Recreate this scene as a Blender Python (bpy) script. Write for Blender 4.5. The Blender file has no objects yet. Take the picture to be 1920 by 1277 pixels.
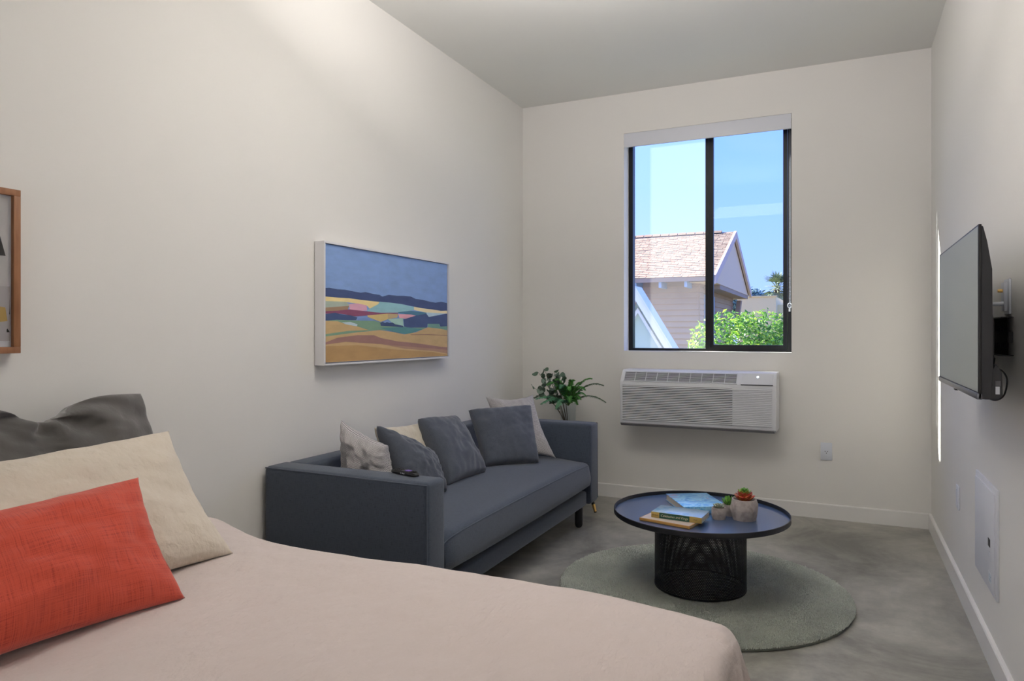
import bpy, bmesh, math, random
import numpy as np
from mathutils import Vector, Matrix, noise, Euler

scene = bpy.context.scene
C = scene.collection
PI = math.pi

# ---------------------------------------------------------------- camera
cam_d = bpy.data.cameras.new('camera')
cam = bpy.data.objects.new('camera', cam_d); C.objects.link(cam)
cam_d.lens = 24.769; cam_d.sensor_width = 36; cam_d.shift_y = -0.00703
cam_d.clip_start = 0.02; cam_d.clip_end = 300
cam.location = (0, 0, 1.2); cam.rotation_euler = (PI/2, 0, math.radians(25.107))
scene.camera = cam

# ---------------------------------------------------------------- sky, sun, lamps, exposure
W = bpy.data.worlds.new('sky'); scene.world = W; W.use_nodes = True
nt = W.node_tree; nt.nodes.clear()
wo = nt.nodes.new('ShaderNodeOutputWorld'); bg = nt.nodes.new('ShaderNodeBackground')
tc = nt.nodes.new('ShaderNodeTexCoord'); sep = nt.nodes.new('ShaderNodeSeparateXYZ')
rp = nt.nodes.new('ShaderNodeValToRGB')
cl = nt.nodes.new('ShaderNodeTexNoise'); cl.inputs['Scale'].default_value = 2.2; cl.inputs['Detail'].default_value = 5
cr = nt.nodes.new('ShaderNodeValToRGB'); mx = nt.nodes.new('ShaderNodeMixRGB')
mp = nt.nodes.new('ShaderNodeMapping'); mp.inputs['Scale'].default_value = (1, 1, 2.2); mp.inputs['Location'].default_value = (3.1, 1.7, 0.4)
nt.links.new(tc.outputs['Generated'], sep.inputs[0]); nt.links.new(sep.outputs['Z'], rp.inputs[0])
e = rp.color_ramp.elements
e[0].position = 0.0; e[0].color = (0.78, 1.02, 1.9, 1)
e[1].position = 0.55; e[1].color = (0.36, 0.75, 2.5, 1)
m_ = e.new(0.2); m_.color = (0.54, 0.92, 2.25, 1)
nt.links.new(tc.outputs['Generated'], mp.inputs[0]); nt.links.new(mp.outputs[0], cl.inputs['Vector'])
nt.links.new(cl.outputs['Fac'], cr.inputs[0])
cr.color_ramp.elements[0].position = 0.52; cr.color_ramp.elements[1].position = 0.9
nt.links.new(cr.outputs[0], mx.inputs[0]); nt.links.new(rp.outputs[0], mx.inputs[1]); mx.inputs[2].default_value = (0.9, 1.1, 2.2, 1)
nt.links.new(mx.outputs[0], bg.inputs[0]); nt.links.new(bg.outputs[0], wo.inputs[0])
bg.inputs[1].default_value = 1.0

def lamp(name, kind, loc, rot, energy, color, size=None, sy=None, angle=None):
    d = bpy.data.lights.new(name, kind); o = bpy.data.objects.new(name, d); C.objects.link(o)
    o.location = loc; o.rotation_euler = rot; d.energy = energy; d.color = color
    if kind == 'AREA':
        d.shape = 'RECTANGLE'; d.size = size; d.size_y = sy or size
    if angle is not None: d.angle = angle
    return o
# sun: comes steeply from the left, nearly along the window wall
sd = Vector((1.0, -0.34, -0.525)).normalized()
sun = lamp('sun', 'SUN', (0, 0, 10), (0, 0, 0), 30.0, (1, 0.93, 0.78), angle=0.009)
sun.rotation_euler = sd.to_track_quat('-Z', 'Y').to_euler()
# added area lights with no seen source, brightening the room from behind and above
lamp('rear_fill_light', 'AREA', (-0.9, -2.4, 1.3), (PI/2+.2, 0, 0), 24, (1.0, 0.95, 0.96), 2.2, 2.1)
lamp('ceiling_fill_light', 'AREA', (-0.87, 2.15, 2.55), (PI-.30, 0, 0), 44, (1.0, 0.945, 0.91), 0.9, 0.9)
scene.view_settings.view_transform = 'Standard'; scene.view_settings.look = 'None'
scene.view_settings.gamma = 1.0; scene.view_settings.use_curve_mapping = False
scene.view_settings.exposure = 0.07

# ---------------------------------------------------------------- helpers
def s2l(c):
    c = [x/255 for x in c]
    return tuple(x/12.92 if x <= .04045 else ((x+.055)/1.055)**2.4 for x in c) + (1,)

def mat(name, col, rough=0.6, metal=0.0, spec=0.5, bump=None, var=None, coat=0, sheen=0, bump2=None, emit=None, weave=None, coords='Object'):
    """col linear rgb; bump=(scale, strength, distance); var=(scale, colour2, lo, hi); weave=(scale,strength)"""
    m = bpy.data.materials.new(name); m.use_nodes = True
    n = m.node_tree.nodes; l = m.node_tree.links
    b = n['Principled BSDF']
    b.inputs['Base Color'].default_value = tuple(col[:3]) + (1,)
    b.inputs['Roughness'].default_value = rough; b.inputs['Metallic'].default_value = metal
    b.inputs['Specular IOR Level'].default_value = spec
    b.inputs['Coat Weight'].default_value = coat; b.inputs['Sheen Weight'].default_value = sheen
    t = n.new('ShaderNodeTexCoord')
    if var:
        nz = n.new('ShaderNodeTexNoise'); nz.inputs['Scale'].default_value = var[0]; nz.inputs['Detail'].default_value = 5
        r = n.new('ShaderNodeValToRGB'); r.color_ramp.elements[0].position = var[2]; r.color_ramp.elements[1].position = var[3]
        r.color_ramp.elements[0].color = tuple(col[:3]) + (1,); r.color_ramp.elements[1].color = tuple(var[1][:3]) + (1,)
        if len(var) > 4:
            mpn = n.new('ShaderNodeMapping'); mpn.inputs['Scale'].default_value = var[4]
            l.new(t.outputs[coords], mpn.inputs[0]); l.new(mpn.outputs[0], nz.inputs['Vector'])
        else:
            l.new(t.outputs[coords], nz.inputs['Vector'])
        l.new(nz.outputs['Fac'], r.inputs[0]); l.new(r.outputs[0], b.inputs['Base Color'])
    last = None
    for bp in (bump, bump2):
        if bp:
            nz = n.new('ShaderNodeTexNoise'); nz.inputs['Scale'].default_value = bp[0]; nz.inputs['Detail'].default_value = 4
            if len(bp) > 3:
                mpn = n.new('ShaderNodeMapping'); mpn.inputs['Scale'].default_value = bp[3]
                l.new(t.outputs[coords], mpn.inputs[0]); l.new(mpn.outputs[0], nz.inputs['Vector'])
            else: l.new(t.outputs[coords], nz.inputs['Vector'])
            bn = n.new('ShaderNodeBump'); bn.inputs['Strength'].default_value = bp[1]; bn.inputs['Distance'].default_value = bp[2]
            l.new(nz.outputs['Fac'], bn.inputs['Height'])
            if last: l.new(last.outputs[0], bn.inputs['Normal'])
            last = bn
    if last: l.new(last.outputs[0], b.inputs['Normal'])
    if emit:
        b.inputs['Emission Color'].default_value = tuple(emit[:3]) + (1,); b.inputs['Emission Strength'].default_value = emit[3]
    return m

def weave(m, col, col2, sx, sy, amount=0.5, dist=0.0006, uv='UV', slub=0.06):
    """threads: two crossed wave textures in UV space tint and bump the cloth"""
    n = m.node_tree.nodes; l = m.node_tree.links; b = n['Principled BSDF']
    t = n.new('ShaderNodeTexCoord'); outs = []
    for ax, sc in (('X', sx), ('Y', sy)):
        mpn = n.new('ShaderNodeMapping')
        mpn.inputs['Scale'].default_value = (sc, sc*slub, 1) if ax == 'X' else (sc*slub, sc, 1)
        nz = n.new('ShaderNodeTexNoise'); nz.inputs['Scale'].default_value = 1.0; nz.inputs['Detail'].default_value = 2
        l.new(t.outputs[uv], mpn.inputs[0]); l.new(mpn.outputs[0], nz.inputs['Vector']); outs.append(nz)
    mm = n.new('ShaderNodeMath'); mm.operation = 'ADD'
    l.new(outs[0].outputs['Fac'], mm.inputs[0]); l.new(outs[1].outputs['Fac'], mm.inputs[1])
    r = n.new('ShaderNodeValToRGB'); r.color_ramp.elements[0].position = 0.72; r.color_ramp.elements[1].position = 1.28
    r.color_ramp.elements[0].color = tuple(col2[:3]) + (1,); r.color_ramp.elements[1].color = tuple(col[:3]) + (1,)
    l.new(mm.outputs[0], r.inputs[0]); l.new(r.outputs[0], b.inputs['Base Color'])
    bn = n.new('ShaderNodeBump'); bn.inputs['Strength'].default_value = amount; bn.inputs['Distance'].default_value = dist
    l.new(mm.outputs[0], bn.inputs['Height'])
    if b.inputs['Normal'].links: l.new(b.inputs['Normal'].links[0].from_socket, bn.inputs['Normal'])
    l.new(bn.outputs[0], b.inputs['Normal'])
    return m

def spline(pts, k=6):
    P = [Vector(p) for p in pts]; P = [P[0]]+P+[P[-1]]; out = []
    for i in range(1, len(P)-2):
        for j in range(k):
            t = j/k; a, b, c, d = P[i-1:i+3]
            out.append(.5*((2*b)+(c-a)*t+(2*a-5*b+4*c-d)*t*t+(3*b-a-3*c+d)*t**3))
    return out+[P[-2]]

def link(name, me, m=None, parent=None, smooth=False):
    o = bpy.data.objects.new(name, me); C.objects.link(o)
    if m is not None:
        for x in (m if isinstance(m, (list, tuple)) else [m]): me.materials.append(x)
    if parent: o.parent = parent
    if smooth: me.polygons.foreach_set('use_smooth', [True]*len(me.polygons))
    return o

def tag(o, label=None, cat=None, group=None, kind=None):
    if label: o['label'] = label
    if cat: o['category'] = cat
    if group: o['group'] = group
    if kind: o['kind'] = kind
    return o

def empty(name, loc, label=None, cat=None, group=None, rz=0):
    o = bpy.data.objects.new(name, None); C.objects.link(o); o.location = loc; o.rotation_euler = (0, 0, rz)
    o.empty_display_size = 0.05
    return tag(o, label, cat, group)

class MB:
    def __init__(s): s.v = []; s.f = []; s.mi = []; s.uv = None
    def add(s, vs, fs, mi=0):
        k = len(s.v); s.v += [tuple(x) for x in vs]; s.f += [tuple(i+k for i in f) for f in fs]; s.mi += [mi]*len(fs); return s
    def box(s, x0, x1, y0, y1, z0, z1, mi=0):
        vs = [(x, y, z) for z in (z0, z1) for y in (y0, y1) for x in (x0, x1)]
        return s.add(vs, [(0,2,3,1),(4,5,7,6),(0,1,5,4),(2,6,7,3),(0,4,6,2),(1,3,7,5)], mi)
    def prism(s, pts, ax, a, b, mi=0):
        """polygon pts (2D) extruded along axis ax from a to b"""
        def P(p, w): return {'X': (w, p[0], p[1]), 'Y': (p[0], w, p[1]), 'Z': (p[0], p[1], w)}[ax]
        n = len(pts)
        return s.add([P(p, a) for p in pts] + [P(p, b) for p in pts],
                     [tuple(range(n))[::-1], tuple(range(n, 2*n))] + [(i, (i+1) % n, (i+1) % n+n, i+n) for i in range(n)], mi)
    def lathe(s, prof, seg=32, cx=0, cy=0, cap=(False, False), mi=0):
        k = len(s.v); n = len(prof)
        for r, z in prof:
            for i in range(seg):
                a = 2*PI*i/seg; s.v.append((cx+r*math.cos(a), cy+r*math.sin(a), z))
        for j in range(n-1):
            for i in range(seg):
                i2 = (i+1) % seg; s.f.append((k+j*seg+i, k+j*seg+i2, k+(j+1)*seg+i2, k+(j+1)*seg+i)); s.mi.append(mi)
        if cap[0]: s.f.append(tuple(k+i for i in range(seg))[::-1]); s.mi.append(mi)
        if cap[1]: s.f.append(tuple(k+(n-1)*seg+i for i in range(seg))); s.mi.append(mi)
        return s
    def tube(s, pts, r, seg=8, mi=0, cap=True):
        pts = [Vector(p) for p in pts]; n = len(pts); k = len(s.v)
        rs = r if isinstance(r, (list, tuple)) else [r]*n
        prev = None
        for i, p in enumerate(pts):
            t = (pts[min(i+1, n-1)] - pts[max(i-1, 0)])
            if t.length < 1e-9: t = Vector((0, 0, 1))
            t.normalize()
            if prev is None:
                a = Vector((0, 0, 1)) if abs(t.z) < .9 else Vector((1, 0, 0))
                u = t.cross(a).normalized()
            else:
                u = (prev - t*prev.dot(t)); u = u.normalized() if u.length > 1e-6 else t.orthogonal().normalized()
            prev = u; w = t.cross(u)
            for j in range(seg):
                an = 2*PI*j/seg; s.v.append(tuple(p + (u*math.cos(an)+w*math.sin(an))*rs[i]))
        for i in range(n-1):
            for j in range(seg):
                j2 = (j+1) % seg; s.f.append((k+i*seg+j, k+i*seg+j2, k+(i+1)*seg+j2, k+(i+1)*seg+j)); s.mi.append(mi)
        if cap:
            s.f.append(tuple(k+j for j in range(seg))[::-1]); s.f.append(tuple(k+(n-1)*seg+j for j in range(seg))); s.mi += [mi, mi]
        return s
    def mesh(s, name):
        me = bpy.data.meshes.new(name); me.from_pydata(s.v, [], s.f); me.polygons.foreach_set('material_index', s.mi); me.update(); return me
    def build(s, name, m=None, parent=None, smooth=False, bevel=0, seg=2, sharp=None):
        me = s.mesh(name)
        if bevel:
            bm = bmesh.new(); bm.from_mesh(me)
            bmesh.ops.bevel(bm, geom=[e for e in bm.edges if len(e.link_faces) == 2 and e.calc_face_angle(0) > .5], offset=bevel, segments=seg, profile=.5, affect='EDGES', clamp_overlap=True)
            bm.to_mesh(me); bm.free()
        o = link(name, me, m, parent, smooth or bool(bevel))
        if smooth or bevel:
            me.set_sharp_from_angle(angle=sharp if sharp else 0.7)
        return o

def fix_normals(me):
    bm = bmesh.new(); bm.from_mesh(me); bmesh.ops.recalc_face_normals(bm, faces=bm.faces); bm.to_mesh(me); bm.free()

def text(name, body, size, m, parent, loc, rot, ext=0.0002, align='CENTER', shear=0):
    cu = bpy.data.curves.new(name, 'FONT'); cu.body = body; cu.size = size; cu.extrude = ext
    cu.align_x = align; cu.align_y = 'CENTER'; cu.shear = shear; cu.resolution_u = 3
    tmp = bpy.data.objects.new('tmp', cu); C.objects.link(tmp)
    dg = bpy.context.evaluated_depsgraph_get(); me = bpy.data.meshes.new_from_object(tmp.evaluated_get(dg)); me.name = name
    C.objects.unlink(tmp); bpy.data.objects.remove(tmp)
    o = link(name, me, m, parent); o.location = loc; o.rotation_euler = rot
    return o

def cushion(name, BL, BR, TL, TR, T, m, n=44, pinch=.07, seed=0, wr=.006, wf=7.0, cr=0.0, mod=None, parent=None, powr=.42, uvs=1.0, exp=2.4):
    BL, BR, TL, TR = map(Vector, (BL, BR, TL, TR))
    N = ((BR-BL)+(TR-TL)).cross((TL-BL)+(TR-BR)).normalized()
    org = (BL+BR+TL+TR)/4
    vs = []; uv = []; idx = {}
    def pos(i, j, side):
        u = -1+2*i/n; v = -1+2*j/n
        u = math.sin(u*PI/2)*.35+u*.65; v = math.sin(v*PI/2)*.35+v*.65
        pu = u*(1-pinch*(1-v*v)); pv = v*(1-pinch*(1-u*u))
        if cr: pu, pv = pu*math.sqrt(1-cr*v*v), pv*math.sqrt(1-cr*u*u)
        a = (pu+1)/2; b = (pv+1)/2
        p = BL*(1-a)*(1-b)+BR*a*(1-b)+TL*(1-a)*b+TR*a*b
        f = (max(0, 1-abs(u)**exp)*max(0, 1-abs(v)**exp))**powr
        nz = noise.fractal(Vector((u*wf*.3+seed*7.1, v*wf*.3, side*3.3+seed)), 1.0, 2.0, 3)
        # gathers near the edges and corners
        ed = max(abs(u), abs(v)); g = math.sin((u if abs(v) > abs(v*0+u) else v)*wf*3+seed)*max(0, ed-.55)*1.2
        h = T*f*(1+.10*nz) + wr*(nz*f + g*f)
        q = p + N*side*h
        if mod: q = mod(u, v, side, q)
        return q
    for side in (1, -1):
        for i in range(n+1):
            for j in range(n+1):
                edge = i in (0, n) or j in (0, n)
                if side == -1 and edge: idx[(i, j, -1)] = idx[(i, j, 1)]; continue
                idx[(i, j, side)] = len(vs); vs.append(tuple(pos(i, j, side)-org))
    fs = []; fuv = []
    for side in (1, -1):
        for i in range(n):
            for j in range(n):
                q = [(i, j), (i+1, j), (i+1, j+1), (i, j+1)]
                if side == -1: q = q[::-1]
                fs.append(tuple(idx[(a, b, side)] for a, b in q)); fuv += [(a/n*uvs, b/n*uvs + (0 if side == 1 else 3)) for a, b in q]
    me = bpy.data.meshes.new(name); me.from_pydata(vs, [], fs)
    ul = me.uv_layers.new(name='UVMap'); ul.data.foreach_set('uv', [x for t in fuv for x in t])
    me.update()
    o = link(name, me, m, parent, True); o.location = org
    return o

def box_uv(me, s=1.0):
    ul = me.uv_layers.new(name='UVMap') if not me.uv_layers else me.uv_layers[0]
    for p in me.polygons:
        a = max(range(3), key=lambda k: abs(p.normal[k]))
        k1, k2 = [(1, 2), (0, 2), (0, 1)][a]
        for li in p.loop_indices:
            co = me.vertices[me.loops[li].vertex_index].co; ul.data[li].uv = (co[k1]*s, co[k2]*s)

# ---------------------------------------------------------------- materials
M = {}
M['wall'] = mat('wall_paint', (.79, .775, .745), .75, spec=.25, bump=(220, .04, .001))
M['ceil'] = mat('ceiling_paint', (.80, .80, .77), .85, spec=.15, bump=(220, .04, .001))
M['trim'] = mat('trim_paint', (.80, .79, .77), .42, spec=.4)
M['white'] = mat('white_plastic', (.70, .73, .80), .38, spec=.5)
M['whitep'] = mat('white_panel_paint', (.69, .71, .77), .45, spec=.4)
M['black'] = mat('black_powder_coat', (.012, .013, .015), .42, spec=.45)
M['blackf'] = mat('black_window_aluminium', (.006, .007, .010), .4, spec=.3)
M['blackp'] = mat('black_plastic', (.016, .016, .018), .45, spec=.45)
M['tvback'] = mat('dark_grey_plastic', (.040, .041, .046), .5, spec=.4)
M['brass'] = mat('brass', (.80, .52, .18), .28, metal=1)
M['chrome'] = mat('polished_steel', (.6, .6, .62), .25, metal=1)

# concrete floor
def concrete():
    m = bpy.data.materials.new('polished_concrete'); m.use_nodes = True
    n = m.node_tree.nodes; l = m.node_tree.links; b = n['Principled BSDF']
    t = n.new('ShaderNodeTexCoord')
    a = n.new('ShaderNodeTexNoise'); a.inputs['Scale'].default_value = 1.3; a.inputs['Detail'].default_value = 8; a.inputs['Roughness'].default_value = .62; a.inputs['Distortion'].default_value = 1.2
    c = n.new('ShaderNodeTexNoise'); c.inputs['Scale'].default_value = 9; c.inputs['Detail'].default_value = 8; c.inputs['Roughness'].default_value = .7
    l.new(t.outputs['Object'], a.inputs['Vector']); l.new(t.outputs['Object'], c.inputs['Vector'])
    r = n.new('ShaderNodeValToRGB'); E = r.color_ramp.elements
    E[0].position = .32; E[0].color = (.15, .147, .13, 1); E[1].position = .70; E[1].color = (.50, .485, .43, 1)
    k = E.new(.5); k.color = (.33, .32, .285, 1)
    l.new(a.outputs['Fac'], r.inputs[0])
    r2 = n.new('ShaderNodeValToRGB'); r2.color_ramp.elements[0].position = .3; r2.color_ramp.elements[0].color = (.72, .72, .72, 1); r2.color_ramp.elements[1].position = .7; r2.color_ramp.elements[1].color = (1.12, 1.12, 1.12, 1)
    l.new(c.outputs['Fac'], r2.inputs[0])
    mxx = n.new('ShaderNodeMixRGB'); mxx.blend_type = 'MULTIPLY'; mxx.inputs[0].default_value = 1
    l.new(r.outputs[0], mxx.inputs[1]); l.new(r2.outputs[0], mxx.inputs[2]); l.new(mxx.outputs[0], b.inputs['Base Color'])
    rr = n.new('ShaderNodeMapRange'); rr.inputs['To Min'].default_value = .26; rr.inputs['To Max'].default_value = .48
    l.new(c.outputs['Fac'], rr.inputs[0]); l.new(rr.outputs[0], b.inputs['Roughness'])
    b.inputs['Specular IOR Level'].default_value = .55
    bn = n.new('ShaderNodeBump'); bn.inputs['Strength'].default_value = .08; bn.inputs['Distance'].default_value = .004
    l.new(c.outputs['Fac'], bn.inputs['Height']); l.new(bn.outputs[0], b.inputs['Normal'])
    return m
M['concrete'] = concrete()

def glass(name, tint=(1, 1, 1), refl=.6, haze=0.0):
    m = bpy.data.materials.new(name); m.use_nodes = True; n = m.node_tree.nodes; l = m.node_tree.links; n.clear()
    o = n.new('ShaderNodeOutputMaterial'); mx1 = n.new('ShaderNodeMixShader'); tr = n.new('ShaderNodeBsdfTransparent'); gl = n.new('ShaderNodeBsdfGlossy')
    lw = n.new('ShaderNodeLayerWeight'); lw.inputs[0].default_value = .5
    pw = n.new('ShaderNodeMath'); pw.operation = 'POWER'; pw.inputs[1].default_value = 5; l.new(lw.outputs['Facing'], pw.inputs[0])
    fr = n.new('ShaderNodeMath'); fr.operation = 'MULTIPLY_ADD'; fr.inputs[1].default_value = .95; fr.inputs[2].default_value = .045; l.new(pw.outputs[0], fr.inputs[0]); gl.inputs['Roughness'].default_value = .01; gl.inputs['Color'].default_value = (refl, refl, refl, 1)
    tr.inputs[0].default_value = tuple(tint)+(1,)
    l.new(fr.outputs[0], mx1.inputs[0]); l.new(tr.outputs[0], mx1.inputs[1]); l.new(gl.outputs[0], mx1.inputs[2])
    if haze:
        df = n.new('ShaderNodeBsdfTranslucent'); df.inputs[0].default_value = (.9, .92, .95, 1)
        m2 = n.new('ShaderNodeMixShader'); m2.inputs[0].default_value = haze
        l.new(mx1.outputs[0], m2.inputs[1]); l.new(df.outputs[0], m2.inputs[2]); l.new(m2.outputs[0], o.inputs[0])
    else: l.new(mx1.outputs[0], o.inputs[0])
    return m
M['glassL'] = glass('window_glass_glare', (.985, .99, 1), .09, .04)  # glare veil is put into this pane as a translucent mix
M['glassR'] = glass('window_glass', (.84, .89, .95), .07, 0)
M['glassV'] = glass('vase_glass', (.93, .95, .95), 1.0)
M['glassP'] = glass('picture_glass', (.98, .98, .98), .35)

# ---------------------------------------------------------------- room
L, R, Y0, Y1, H = -2.25, .495, -2.5, 5.0, 2.95
WX0, WX1, WZ0, WZ1 = -1.441, -.303, 1.073, 2.656
st = lambda o: tag(o, kind='structure')
st(MB().box(L-.2, R+.2, Y0-.2, Y1+.25, -.15, 0).build('floor', M['concrete']))
st(MB().box(L-.2, R+.2, Y0-.2, Y1+.25, H, H+.15).build('ceiling', M['ceil']))
st(MB().box(L-.2, L, Y0-.2, Y1+.25, 0, H).build('wall_left', M['wall']))
st(MB().box(R, R+.2, Y0-.2, Y1+.25, 0, H).build('wall_right', M['wall']))
st(MB().box(L, R, Y0-.2, Y0, 0, H).build('wall_rear', M['wall']))
def wall_with_hole():
    xs = [L, WX0, WX1, R]; zs = [0, WZ0, WZ1, H]; ya, yb = Y1, Y1+.22
    vs = [(x, y, z) for y in (ya, yb) for z in zs for x in xs]; fs = []
    I = lambda x, z, k: k*16+z*4+x
    for z in range(3):
        for x in range(3):
            if x == 1 and z == 1: continue
            fs.append((I(x, z, 0), I(x+1, z, 0), I(x+1, z+1, 0), I(x, z+1, 0)))
            fs.append((I(x, z, 1), I(x, z+1, 1), I(x+1, z+1, 1), I(x+1, z, 1)))
    for a, b in (((1, 1), (2, 1)), ((2, 1), (2, 2)), ((2, 2), (1, 2)), ((1, 2), (1, 1))):
        fs.append((I(*a, 0), I(*a, 1), I(*b, 1), I(*b, 0)))
    mb = MB(); mb.add(vs, fs); return mb
wb = wall_with_hole().build('wall_back', M['wall']); fix_normals(wb.data); st(wb)
st(MB().prism([(Y1-.016, 0), (Y1, 0), (Y1, .095), (Y1-.012, .095), (Y1-.016, .090)], 'X', L+.016, R-.016).build('baseboard_back', M['trim']))
st(MB().prism([(R-.016, 0), (R, 0), (R, .095), (R-.012, .095), (R-.016, .090)], 'Y', Y0, Y1).build('baseboard_right', M['trim']))
st(MB().prism([(L+.016, 0), (L, 0), (L, .095), (L+.012, .095), (L+.016, .090)], 'Y', Y0, Y1).build('baseboard_left', M['trim']))

# ---------------------------------------------------------------- window
win = empty('window_1', (0, 0, 0)); win['kind'] = 'structure'
win.location = ((WX0+WX1)/2, 5.13, WZ0)
def wpart(name, mb, m, **k):
    o = mb.build(name, m, win, **k); o.data.transform(Matrix.Translation(-win.location)); return o
a, b = 5.125, 5.185
fr = MB()
fr.box(WX0, WX0+.032, a, b, WZ0, WZ1); fr.box(WX1-.032, WX1, a, b, WZ0, WZ1)
fr.box(WX0+.032, WX1-.032, a, b, WZ0, WZ0+.018); fr.box(WX0+.032, WX1-.032, a, b, WZ1-.03, WZ1)
wpart('window_frame', fr, M['blackf'])
wpart('mullion', MB().box(-.882, -.858, a+.004, b, WZ0+.018, WZ1-.03), M['blackf'])
sl = MB()
sl.box(-.856, -.826, a-.001, a+.028, WZ0+.018, WZ1-.03); sl.box(WX1-.060, WX1-.034, a-.012, a+.028, WZ0+.018, WZ1-.03)
sl.box(-.826, WX1-.060, a-.012, a+.028, WZ0+.018, WZ0+.046); sl.box(-.826, WX1-.060, a-.012, a+.028, WZ1-.06, WZ1-.03)
wpart('sliding_sash', sl, M['blackf'])
wpart('sash_latch', MB().box(-.850, -.842, a-.024, a-.012, WZ0+.03, WZ0+.075), M['blackf'])
wpart('pane', MB().box(WX0+.032, -.882, b-.02, b-.016, WZ0+.018, WZ1-.03), M['glassL'])
wpart('pane', MB().box(-.826, WX1-.060, a+.006, a+.010, WZ0+.046, WZ1-.06), M['glassR'])

bl = empty('roller_blind', (-.872, 4.99, WZ1-.01), 'white roller blind fascia across the top of the window with bead chain hanging at right', 'blind')
def chd(parent, name, mb, m, **k):
    """mb in world coordinates, parent an untransformed-rotation empty"""
    o = mb.build(name, m, parent, **k); o.data.transform(Matrix.Translation(-parent.location)); return o
chd(bl, 'fascia', MB().box(WX0+.002, WX1-.002, 4.992, 5.010, WZ1-.102, WZ1-.003), M['whitep'], bevel=.002)
chd(bl, 'blind_roll', MB().tube([(WX0+.02, 5.05, WZ1-.05), (WX1-.02, 5.05, WZ1-.05)], .028, 16), M['whitep'], smooth=True)
ch = MB()
for k in range(139):
    for xx, yy in ((-.318, 5.02), (-.312, 5.035)):
        z = 2.55-k*.0085
        rr = .0022
        ch.add([(xx, yy, z-rr), (xx+rr, yy, z), (xx, yy+rr, z), (xx-rr, yy, z), (xx, yy-rr, z), (xx, yy, z+rr)],
               [(0,2,1),(0,3,2),(0,4,3),(0,1,4),(5,1,2),(5,2,3),(5,3,4),(5,4,1)])
tag(chd(bl, 'bead_chain', ch, M['chrome']), kind='stuff')
clip = MB()
clip.tube([(-.316+.012*math.cos(t), 5.022, 1.385+.016*math.sin(t)) for t in [i*2*PI/14 for i in range(14)]], .0035, 6)
clip.box(-.322, -.312, 5.018, 5.026, 1.345, 1.37)
chd(bl, 'chain_clip', clip, M['white'], smooth=True)

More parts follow.
